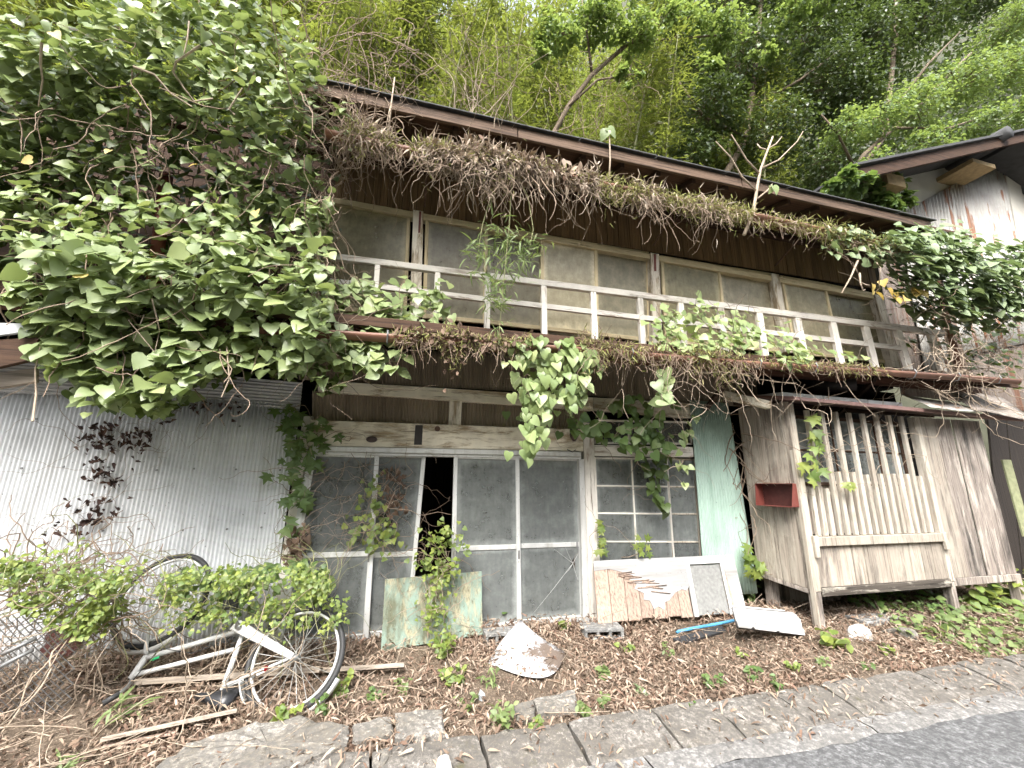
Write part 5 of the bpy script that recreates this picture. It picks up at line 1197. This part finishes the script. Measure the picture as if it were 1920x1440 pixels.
# hanging lance-leaved plant
gp_, GP = creeper('hanging_plant', 'lance-leaved green plant growing down from the roof gutter', [(885, 420), (930, 400), (960, 430), (1005, 410), (1020, 450), (1000, 500), (960, 520), (955, 580), (935, 640), (920, 560), (900, 520), (880, 460)], 420, lambda x, z: -1.12, SLIM, 'mid_leaf', (.08, .14), (), 250, base=(0, -.5, .7), sd=.6, tip=(0, -.3, -.2), tsd=.8, depth=.2, nstem=0, cat='plant')
stems('stem', [[at(x, y, -1.08) for x, y in L_] for L_ in ([(945, 330), (920, 370), (905, 420), (895, 480)], [(960, 330), (955, 420), (945, 520), (935, 630)], [(970, 330), (990, 370), (1000, 430), (990, 480)], [(955, 470), (930, 500), (925, 540)])], .007, 'green_stem', gp_)
# bare saplings on the eave
def bare(label, lines, Y, r):
    t = thing('bare_sapling', label, 'sapling', tuple(at(*lines[0][0], Y)))
    m = MB(); main = [at(x, y, Y) for x, y in lines[0]]; m.tube(main, [r*(1-.6*i/len(main)) for i in range(len(main))], 7); m.build('trunk', 'pale_twig', t, True)
    for L_ in lines[1:]:
        q_ = [at(x, y, Y+.04*i*(1 if k_ else -1)) for i, (x, y) in enumerate(L_) for k_ in (len(L_) % 2,)]
        MB().tube(q_, [r*.55*(1-.7*i/len(q_)) for i in range(len(q_))], 6).build('branch', 'pale_twig', t, True)
    return t
sp = bare('leafless pale sapling growing out of the mossy roof gutter', [[(1395, 440), (1412, 400), (1420, 350), (1426, 318), (1440, 280), (1449, 256)], [(1418, 358), (1390, 330), (1370, 295), (1342, 265)], [(1424, 325), (1400, 300), (1385, 275), (1371, 252)], [(1427, 316), (1460, 300), (1495, 265), (1506, 246)], [(1442, 278), (1455, 270), (1466, 256)], [(1440, 282), (1425, 277), (1420, 270)], [(1421, 372), (1438, 358), (1448, 345)]], -1.08, .02)
Leaves().add(np.array([at(1450, 348, -1.1), at(1445, 352, -1.09)]), np.array([[0, -1, .3], [.3, -1, .1]]), np.array([[.2, 0, -1], [-.4, 0, -1]]), np.array([.12, .09])).build(sp, HEART, 'pale_vine_leaf', 2)
sp = bare('thin upright shoot with one wilted leaf above the roof edge', [[(1142, 335), (1144, 300), (1143, 262), (1140, 245)]], -1.05, .010)
Leaves().add(np.array([at(1140, 240, -1.05), at(1138, 245, -1.06)]), np.array([[0, -1, .2], [-.6, -1, 0]]), np.array([[.8, 0, -.8], [-.8, 0, -.9]]), np.array([.13, .12])).build(sp, HEART, 'ivy_leaf', 2)
bare('short bare shoot on the left end of the roof edge', [[(727, 262), (733, 200), (740, 145)], [(732, 200), (725, 230), (728, 262)]], -1.05, .010)
bare('broken grey stick hanging from the right end of the roof', [[(1612, 480), (1595, 520), (1578, 550)]], -1.1, .012)
bare('white hooked twig beside the yellow leaves', [[(1612, 512), (1613, 530), (1618, 545), (1622, 543)]], -1.1, .010)

# ------------------------------------------------------------------ leaf litter and weeds on the verge
def litter(n, x0, x1, y0, y1, size, tpl, mat, lift, name):
    X = rng.uniform(x0, x1, n); Y_ = rng.uniform(y0, y1, n)
    dens = np.clip([.60+.75*nz(x*1.4+3, y*1.6) for x, y in zip(X, Y_)], .12, 1); k = rng.random(n) < dens; X, Y_ = X[k], Y_[k]; n = len(X)
    P = np.stack([X, Y_, np.array([gz(x, y) for x, y in zip(X, Y_)])+rng.random(n)**2*lift+.004], 1)
    nr = rng.normal(0, .45, (n, 3))+[0, 0, 1]; tp = rng.normal(0, 1, (n, 3))*[1, 1, .25]
    o = link(name, leaf_mesh(name, tpl, P, nr, tp, rng.uniform(*size, n)), mat); tag(o, '', ''); return o
o = litter(85000, -4, 9, -1.46, .02, (.022, .065), CURL, 'litter_leaf', .05, 'leaf_litter'); tag(o, 'dry brown bamboo leaves covering the whole verge', 'leaf litter', None, 'stuff')
o = litter(14000, -5, 9, -1.46, .0, (.02, .05), OVAL, 'dead_leaf', .04, 'leaf_litter'); tag(o, 'darker broken dead leaves mixed into the verge litter', 'leaf litter', None, 'stuff')
o = litter(2600, -5, 9, -1.9, -1.35, (.03, .07), CURL, 'litter_leaf', .012, 'leaf_litter')
tag(o, 'scattered dry leaves along the kerb slabs', 'leaf litter', None, 'stuff')
me = o.data; co = np.zeros(len(me.vertices)*3); me.vertices.foreach_get('co', co); co = co.reshape(-1, 3)
co[:, 2] += np.interp(co[:, 1], [-1.95, -1.8, -1.47, -1.3], [-.03, -.02, .05, .03]); me.vertices.foreach_set('co', co.ravel())
o = litter(11000, -4, 4.2, -.42, .0, (.03, .075), CURL, 'litter_leaf', .11, 'leaf_litter'); tag(o, 'drift of dry leaves heaped along the foot of the doors and wall', 'leaf litter', None, 'stuff')
# straw and twigs over the verge
S = []
for i in range(300):
    x, y = rng.uniform(-3.4, 6.5), rng.uniform(-1.4, -.1); 
    if x > .2 and rng.random() < .6: x = rng.uniform(-3.2, 0)
    p = (x, y, gz(x, y)+rng.uniform(.01, .10 if x < -.3 else .04)); a = rng.uniform(0, 6.28); S.append(strand(p, rng.integers(4, 14), .045, (math.cos(a), math.sin(a), rng.normal(.05, .15)), .10, .01))
tag(stems('dead_twigs', S, .0026, 'dry_stick' if 'dry_stick' in MATS else 'pale_twig', None, 4), 'pale straw and fallen twigs strewn over the verge', 'twigs', None, 'stuff')
# brush heap over the fence
tangle('brush_pile', 'heap of dead brown brushwood on the chain-link fence', [(-80, 1060), (80, 1040), (190, 1060), (225, 1130), (150, 1180), (60, 1150), (-80, 1140)], 130, lambda x, z: -.72, .05, (8, 20), .0045, 'dead_twig', (.2, 0, -.1), .4, .01, .4, 'brushwood')
tangle('brush_pile', 'pale dead stems arching down before the left wall foot', [(110, 1120), (220, 1120), (260, 1200), (180, 1220), (120, 1180)], 46, lambda x, z: -.75, .055, (8, 18), .005, 'pale_twig', (.1, -.1, -.6), .3, .03, .2, 'brushwood')
tangle('brush_pile', 'dry brown stalks heaped over bicycle frame and saddle', [(330, 1260), (460, 1230), (490, 1290), (430, 1320), (330, 1330)], 26, lambda x, z: -.98, .05, (6, 14), .004, 'pale_twig', (.4, -.1, .25), .25, .02, .12, 'brushwood')
# green weeds
BL = dict(base=(0, -.6, .8), sd=.35, tip=(0, -.6, -.3), tsd=.7)
creeper('weed_bush', 'yellow-green creeper spilling over the brush heap at the left edge', [(-60, 1050), (40, 1040), (110, 1030), (170, 1090), (215, 1050), (230, 1110), (200, 1140), (160, 1200), (110, 1190), (60, 1170), (0, 1120), (-60, 1130)], 1200, lambda x, z: -.95, HEART, 'bright_leaf', (.018, .036), ((60, 1070, 40, .25), (170, 1070, 30, .3)), 250, depth=.3, nstem=40, stem='green_stem', cat='weed', clump=1.5, **BL)
creeper('weed_bush', 'mixed creeper covering the bicycle between its two wheels', [(290, 1090), (350, 1080), (400, 1070), (440, 1085), (530, 1070), (600, 1090), (640, 1130), (640, 1180), (580, 1190), (540, 1180), (520, 1200), (470, 1170), (400, 1170), (340, 1200), (300, 1180)], 1250, lambda x, z: -.82, HEART, 'bright_leaf', (.016, .035), ((420, 1140, 40, .3), (560, 1170, 40, .3), (330, 1150, 30, .3), (480, 1100, 25, .3)), 300, depth=.35, nstem=60, stem='green_stem', cat='weed', clump=1.5, **BL)
creeper('weed_bush', 'darker broad leaves behind the bicycle against the wall', [(300, 1085), (420, 1080), (560, 1060), (620, 1080), (600, 1140), (450, 1150), (330, 1150)], 260, lambda x, z: -.45, HEART, 'green_leaf', (.04, .08), (), 160, depth=.25, nstem=30, stem='green_stem', cat='weed', clump=1.5, **BL)
creeper('weed_bush', 'leafy creeper rising through the gap between the sliding doors', [(790, 1010), (830, 985), (870, 1000), (885, 1040), (850, 1080), (840, 1150), (820, 1190), (800, 1130), (790, 1070)], 230, lambda x, z: -.30, HEART, 'bright_leaf', (.025, .05), (), 200, depth=.15, nstem=30, stem='dead_twig', cat='weed', **BL)
creeper('weed_bush', 'bright creeper growing on the green plywood board', [(790, 1080), (840, 1090), (830, 1150), (860, 1230), (850, 1280), (825, 1270), (800, 1200)], 130, lambda x, z: -.42, HEART, 'bright_leaf', (.022, .042), (), 120, depth=.1, nstem=24, stem='pale_twig', cat='weed', **BL)
def weed(label, x, y, z, h, n, tpl, mat, size, spread=.5, name='weed'):
    b = atz(x, y, z); b[2] = gz(b[0], b[1]); t = thing(name, label, 'weed', tuple(b), 'weeds dotted over the verge'); L_ = Leaves(); S = []
    k = max(3, n//7)
    for i in range(k):
        d = rng.normal(0, spread, 3); d[2] = 1; pts = strand(b+np.array([rng.normal(0, .02), rng.normal(0, .02), 0]), 6, h/6*rng.uniform(.6, 1.15), d, .15); S.append(pts)
        for j in range(max(1, n//k)):
            p = pts[rng.integers(1, 7)]; L_.add(p, rng.normal(0, .35, 3)+[0, -.4, .9], rng.normal(0, 1, 3)*[1, 1, .3], rng.uniform(*size))
    L_.build(t, tpl, mat, n); stems('stem', S, .0025, 'green_stem', t); return t
weed('bright seedling clump at the right rim of the rear bicycle wheel', 640, 1300, .12, .13, 40, HEART, 'bright_leaf', (.03, .05))
weed('low weed beneath the rear bicycle wheel, straddling old concrete', 525, 1352, .1, .12, 34, HEART, 'bright_leaf', (.03, .05))
weed('grassy tuft in the litter at the lower left', 130, 1418, .1, .10, 26, SLIM, 'mid_leaf', (.06, .10))
weed('lance-leaved weed between the two lying boards', 235, 1345, .12, .12, 24, LANCE, 'mid_leaf', (.07, .11))
weed('light green sprig in front of the green plywood board', 850, 1275, .12, .16, 44, HEART, 'bright_leaf', (.03, .05))
weed('tall yellowish weed left of the concrete chunks', 830, 1240, .12, .22, 50, HEART, 'bright_leaf', (.03, .05))
weed('reddish-green leafy weed standing by the kerb joint', 940, 1350, .09, .14, 60, OVAL, 'mid_leaf', (.03, .055))
weed('small plant at the left corner of the curled white sheet', 925, 1275, .12, .12, 30, LANCE, 'mid_leaf', (.05, .08))
weed('leafy weed at the foot of the third glass door', 935, 1172, .16, .28, 60, HEART, 'green_leaf', (.04, .075))
weed('little weed by the door sill below the cracked pane', 1055, 1185, .15, .10, 24, HEART, 'bright_leaf', (.03, .05))
weed('weed growing beside the right door jamb foot', 1110, 1160, .16, .14, 26, HEART, 'mid_leaf', (.03, .055))
weed('low weed right of the slate chip', 1090, 1318, .11, .09, 30, OVAL, 'mid_leaf', (.035, .055))
weed('ground weed beside the longer concrete chunk', 1135, 1310, .1, .07, 26, OVAL, 'mid_leaf', (.03, .05))
weed('pale-leaved seedling in the middle of the litter', 1125, 1262, .12, .09, 18, HEART, 'mid_leaf', (.04, .06))
weed('small weed in the litter left of the dark-leaved seedling', 1200, 1285, .11, .06, 12, HEART, 'blue_ivy_leaf', (.04, .055))
weed('dark-leaved trailing weed before the white panel', 1330, 1270, .11, .09, 36, OVAL, 'green_leaf', (.035, .06))
weed('leafy weed in the litter right of the trailing weed', 1405, 1262, .11, .10, 26, OVAL, 'green_leaf', (.035, .06))
weed('low green weed near the kerb, right of two others', 1445, 1275, .1, .08, 22, OVAL, 'green_leaf', (.035, .055))
weed('fresh green seedling below the torn panel corner', 1488, 1245, .11, .08, 22, HEART, 'bright_leaf', (.03, .05))
weed('bright hydrangea-like plant in front of the bay corner post', 1563, 1205, .13, .15, 34, OVALW, 'bright_leaf', (.07, .11))
weed('tall leafy weed behind the white panel', 1400, 1125, .2, .25, 60, OVAL, 'green_leaf', (.06, .10))
weed('three-leaved seedling against the broken panel pane', 1322, 1135, .2, .12, 9, OVALW, 'green_leaf', (.08, .12))
for i, (x, y, lb) in enumerate(((1180, 1225, 'tiny weed in the litter below the broken panel'), (1255, 1230, 'low weed in the litter before the blue pipe'), (1290, 1310, 'kerbside weed left of the trailing weed'), (1385, 1225, 'weed in the litter just below the white panel'), (1540, 1235, 'weed by the kerb below the bright hydrangea-like plant'), (1620, 1240, 'weed by the kerb below the boulders'), (1660, 1215, 'weed between boulders and kerb'), (760, 1290, 'weed in the litter right of the short plank'), (700, 1300, 'weed in the litter below the short plank'), (1010, 1345, 'kerbside weed below the two concrete chunks'), (880, 1310, 'weed right of the squarish concrete chunk'), (610, 1330, 'weed right of the rear bicycle tyre'))):
    weed(lb, x, y, .11, rng.uniform(.06, .12), int(rng.integers(16, 34)), (HEART, OVAL, OVALW)[i % 3], ('bright_leaf', 'mid_leaf', 'green_leaf')[i % 3], (.025, .05))
creeper('ground_cover', 'fern-like bright green patch beside the kerb on the right', [(1690, 1215), (1740, 1195), (1800, 1200), (1790, 1235), (1740, 1245), (1695, 1240)], 420, lambda x, z: -1.05+(1240-1240)*0, SLIM, 'bright_leaf', (.05, .09), (), 0, base=(0, -.2, .9), sd=.5, tip=(0, -.4, .3), tsd=.8, depth=.15, nstem=0, cat='weed')
def groundcover(label, poly, n, tpl, mat, size, h, single):
    a = sample(poly, n); P = np.array([atz(x, y, .14) for x, y in a]); P[:, 2] = [gz(p[0], p[1])+rng.random()*h for p in P]
    t = thing('ground_cover', label, 'weed', tuple(P.mean(0))); nr, tp = leafdirs(n, (0, -.3, .9), .35, (0, -.5, -.1), .8); Leaves().add(P, nr, tp, rng.uniform(*size, n)).build(t, tpl, mat, single)
groundcover('low ivy creeping over the ground below the bay planks', [(1640, 1150), (1760, 1140), (1900, 1130), (2000, 1140), (2000, 1210), (1850, 1215), (1760, 1190), (1680, 1190)], 420, HEART, 'mid_leaf', (.04, .08), .10, 200)
groundcover('shaded leafy plants growing under the bay floor', [(1560, 1120), (1700, 1125), (1780, 1130), (1780, 1160), (1600, 1150)], 120, OVALW, 'green_leaf', (.06, .10), .16, 120)
groundcover('large-leaved plant crowding the gap under the plank wall', [(1805, 1130), (1900, 1105), (1960, 1110), (1930, 1140), (1820, 1150)], 120, OVALW, 'bright_leaf', (.09, .15), .30, 120)

# ------------------------------------------------------------------ the wooded hill behind
def bamboo_proto(seed, hgt):
    r_ = np.random.default_rng(seed); lean = r_.normal(0, .05, 2); bend = r_.normal(0, .9, 2)
    def cp(s): return np.array([lean[0]*hgt*s+bend[0]*s**3, lean[1]*hgt*s+bend[1]*s**3, hgt*s*(1-.04*s*s)])
    m = MB(); pts = [cp(i/24) for i in range(25)]
    m.tube(pts, [.06*(1-.8*i/24)*(1.12 if i % 2 else 1) for i in range(25)], 6); me1 = m.mesh('culm')
    me1.polygons.foreach_set('use_smooth', [True]*len(me1.polygons))
    P = []; N = []; T_ = []
    tw = MB()
    for k in range(52):
        s = .36+.64*(k+r_.random())/52; c = cp(s); L = (1.25-.7*s)*r_.uniform(.6, 1.2)
        for b in range(2):
            a = r_.uniform(0, 6.28); d = np.array([math.cos(a), math.sin(a), r_.uniform(.1, .6)]); tip = c+d*L; tip[2] -= .25*L
            tw.tube([c, c+d*L*.55, tip], [.008, .005, .003], 3, False)
            n = 26; u = r_.uniform(.25, 1.05, n)[:, None]; q_ = c+(d*L)*u; q_[:, 2] -= .25*L*u[:, 0]**2
            P.append(q_+r_.normal(0, .13, (n, 3))); N.append(r_.normal(0, .5, (n, 3))+[0, 0, 1]); T_.append(d+r_.normal(0, .6, (n, 3))+[0, 0, -.7])
    P, N, T_ = np.concatenate(P), np.concatenate(N), np.concatenate(T_)
    me2 = leaf_mesh('crown', LANCE, P, N, T_, r_.uniform(.12, .22, len(P))); me3 = tw.mesh('twigs')
    return me1, me2, me3
PROTO = [bamboo_proto(i, h) for i, h in ((1, 15), (2, 16.5), (3, 14), (4, 17), (5, 15.5), (6, 15), (7, 16.5), (8, 14))]
for q_, (a, b, c) in enumerate(PROTO):
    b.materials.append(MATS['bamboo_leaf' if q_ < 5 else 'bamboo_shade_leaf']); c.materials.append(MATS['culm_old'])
PROTO2 = []
for k, (a, b, c) in enumerate(PROTO): a.materials.append(MATS['culm' if k % 2 else 'culm_old'])
cnt = 0
for i in range(320):
    yy = 5.6+13*rng.random()**1.2; span = 2.2+(yy+4.3)*.95
    x = rng.uniform(-span*1.05, span*.95)+(yy+4.3)*.12
    if x > 3.0+(yy-4)*.5 and rng.random() < .25: continue
    a, b, c = PROTO[rng.integers(5, 8) if rng.random() < (.75 if yy < 9 else .25) else rng.integers(0, 5)]
    t = thing('bamboo', 'slender bamboo in the grove on the hill behind the roof', 'bamboo', (x, yy, hill(x, yy)-.2), 'bamboo grove behind the house')
    t.rotation_euler = (0, 0, rng.uniform(0, 6.28)); s_ = rng.uniform(.9, 1.15); t.scale = (s_, s_, s_)
    for nm, me in (('culm', a), ('crown', b), ('twigs', c)):
        o = bpy.data.objects.new(nm, me); COL.objects.link(o); o.parent = t
        if nm == 'twigs': o['kind'] = 'stuff'
    cnt += 1
def tree(name, label, base, trunk, limbs, blobs, n, tpl, mat, size, bark='bark', r0=.14, group=None):
    t = thing(name, label, 'tree', tuple(base), group); m = MB(); pts = [np.array(base)]+[np.array(p) for p in trunk]
    m.tube(pts, [r0*(1-.6*i/len(pts)) for i in range(len(pts))], 8)
    for L_ in limbs: m.tube(L_, [r0*.45*(1-.75*i/len(L_)) for i in range(len(L_))], 6)
    m.build('trunk', bark, t, True)
    tw = MB(); vol = sum(b[1]**2 for b in blobs); P = []; N = []; T_ = []
    for c, R_ in blobs:
        k = int(n*R_**2/vol); nc = max(4, k//34)
        for j in range(nc):                           # small sprays spread through the crown
            d = rng.normal(0, 1, 3); d /= np.linalg.norm(d); rr = R_*(.35+.65*rng.random()**.5); p = np.array(c)+d*rr*[1, 1, .8]
            tw.tube([np.array(c)+d*rr*.3, p*.6+(np.array(c)+d*rr*.3)*.4+rng.normal(0, .05, 3), p], [.012, .008, .004], 3, False)
            q_ = p+rng.normal(0, 1, (34, 3))*[.22, .22, .11]*min(1.5, R_)
            P.append(q_); N.append(rng.normal(0, .45, (34, 3))+[0, -.25, .9]+d*.3); T_.append(rng.normal(0, .7, (34, 3))+d+[0, 0, -.5])
    P, N, T_ = np.concatenate(P), np.concatenate(N), np.concatenate(T_)
    link('crown', leaf_mesh('crown', tpl, P, N, T_, rng.uniform(*size, len(P)), origin(t)), mat, t); tw.build('twigs', bark, t)['kind'] = 'stuff'
    return t
def B_(*l): return [(at(x, y, Y), r) for x, y, Y, r in l]
def base_at(x, y): return (x, y, hill(x, y)-.2 if y > 3 else .1)
b = base_at(5.6, 6.0)
tree('evergreen_tree', 'dark glossy evergreen tree filling the slope right of the bamboo', b, [(5.7, 6, 5), at(1400, 260, 5.6), at(1420, 100, 5.4), at(1430, -60, 5.4)], [[at(1410, 200, 5.5), at(1500, 150, 5.2), at(1580, 90, 5.2)], [at(1405, 260, 5.5), at(1320, 220, 5.4), at(1270, 150, 5.4)]],
     B_((1400, 110, 5.4, 1.5), (1500, 60, 5.4, 1.7), (1560, 150, 5.0, 1.3), (1330, 210, 5.4, 1.2), (1450, 250, 4.9, 1.1), (1290, 120, 6, 1.3), (1380, 0, 6, 1.6), (1300, 290, 5.2, .9), (1550, 300, 4.6, .9), (1480, -60, 6, 1.7)), 30000, OVAL, 'evergreen_leaf', (.09, .17), group='trees on the slope')
b = base_at(9.5, 5.5)
tree('evergreen_tree', 'dark evergreen tree rising behind the neighbour gable', b, [(9.4, 5.5, 5), at(1660, 250, 5.4), at(1680, 60, 5.4), at(1680, -60, 5.4)], [[at(1665, 220, 5.4), at(1740, 120, 5.2), at(1800, 60, 5.2)]],
     B_((1640, 80, 5.6, 1.7), (1720, 20, 5.8, 1.8), (1600, 200, 5.2, 1.1), (1620, -40, 6, 1.8), (1560, 10, 6, 1.4), (1850, -20, 6.2, 1.6)), 22000, OVAL, 'evergreen_leaf', (.11, .2), group='trees on the slope')
b = base_at(7.4, 3.4)
tree('broadleaf_tree', 'light green broadleaf tree leaning over the neighbour roof', b, [(7.5, 3.4, 3), at(1560, 380, 3.2), at(1620, 290, 3.0), at(1720, 200, 2.9), at(1820, 100, 2.9)], [[at(1600, 310, 3.0), at(1570, 250, 2.8), at(1540, 215, 2.7)], [at(1680, 240, 2.9), at(1780, 240, 2.7), at(1870, 210, 2.7)]],
     B_((1590, 235, 2.7, .55), (1650, 215, 2.7, .65), (1720, 200, 2.7, .8), (1800, 160, 2.8, .9), (1880, 130, 2.9, .95), (1740, 270, 2.5, .55), (1840, 230, 2.6, .6), (1930, 210, 2.7, .7), (1900, 50, 3.4, 1.0), (1640, 300, 2.4, .38), (1690, 330, 2.3, .3), (1960, 120, 3, 1)), 17000, OVAL, 'sunny_leaf', (.07, .13), r0=.09)
tree('ivy_shrub', 'small dark shrub growing between the two roofs', base_at(6.9, 1.6), [at(1640, 480, 1.4), at(1630, 390, 1.3)], [], B_((1610, 365, .2, .26), (1655, 345, .15, .26), (1650, 390, .15, .26), (1580, 370, .5, .22), (1690, 375, .1, .15), (1585, 335, -.5, .16), (1620, 345, -.5, .16), (1560, 350, -.4, .14)), 3000, HEART, 'green_leaf', (.07, .11), r0=.04)
b = base_at(3.0, 4.4)
tree('leaning_tree', 'vine-hung leaning tree with light leaves behind the roof middle', b, [(2.9, 4.4, 4), at(1030, 265, 4.2), at(1065, 200, 4.1), at(1110, 140, 4.0), at(1180, 80, 3.9), at(1270, 20, 3.8)], [[at(1060, 205, 4.1), at(1120, 150, 3.8), at(1210, 135, 3.6)], [at(1110, 140, 4), at(1100, 60, 3.8), at(1090, -10, 3.7)], [at(1180, 80, 3.9), at(1300, 70, 3.6), at(1420, 60, 3.5)]],
     B_((1040, 60, 3.6, .55), (1110, 40, 3.6, .7), (1190, 70, 3.6, .6), (1280, 40, 3.6, .7), (1360, 60, 3.5, .6), (1430, 100, 3.5, .35), (1490, 20, 3.5, .5), (1180, 150, 3.6, .3), (1010, 110, 3.7, .3), (1540, 0, 3.5, .5), (1330, 130, 3.6, .35)), 6500, HEART, 'sunny_leaf', (.07, .12), 'bark', .09)
def wild(label, poly, n, Y, step, cntr, mat, r, drift):
    P = [at(x, y, Y+rng.uniform(-.6, .6)) for x, y in sample(poly, n)]; t = thing('dead_vine', label, 'dead vine', tuple(P[0])); stems('stem', [strand(p, rng.integers(*cntr), step, np.array(drift)+rng.normal(0, .35, 3), .22, .02) for p in P], r, mat, t)
wild('brown curtain of dead vines hanging in the bamboo left of the leaning tree', [(840, 40), (960, 30), (950, 230), (860, 220)], 80, 4.8, .12, (10, 24), 'dead_twig', .009, (0, 0, -1))
wild('dead vines wrapped around the leaning tree', [(1020, 120), (1200, 60), (1230, 150), (1080, 260), (1020, 270)], 90, 4.0, .1, (8, 20), 'dead_twig', .008, (.1, 0, -.8))
wild('thin bare vines above the left roof edge', [(560, 20), (760, 30), (760, 180), (640, 180)], 50, 1.0, .1, (10, 22), 'dead_twig', .006, (.3, 0, -.3))
n = 42000
a_ = sample([(1180, -120), (2050, -120), (2050, 420), (1640, 420), (1180, 300)], n); P = np.array([at(x, y, rng.uniform(6.5, 11)) for x, y in a_])
o = link('woodland', leaf_mesh('woodland', OVAL, P, rng.normal(0, .5, (n, 3))+[0, -.3, .9], rng.normal(0, .8, (n, 3))+[0, 0, -.5], rng.uniform(.16, .34, n)), 'evergreen_leaf'); tag(o, 'dark evergreen wood closing the slope on the right', 'woodland', None, 'stuff')
n = 110000
X = rng.uniform(-28, 36, n); Yw_ = rng.uniform(17, 27, n); Z = rng.uniform(10, 46, n)
clump = np.array([math.sin(x*.7+1)*math.sin(z*.5+.4*x)+math.sin(y_*.9+x*.3) for x, y_, z in zip(X, Yw_, Z)]); k = rng.random(n) < np.clip(.62+.32*clump, .15, 1)
P = np.stack([X, Yw_, Z], 1)[k]; n = len(P)
o = link('woodland', leaf_mesh('woodland', LANCE, P, rng.normal(0, .5, (n, 3))+[0, -.2, .9], rng.normal(0, .8, (n, 3))+[0, 0, -.6], rng.uniform(.35, .8, n)), 'bamboo_leaf'); tag(o, 'sunlit mass of bamboo leaves deep in the grove', 'woodland', None, 'stuff')
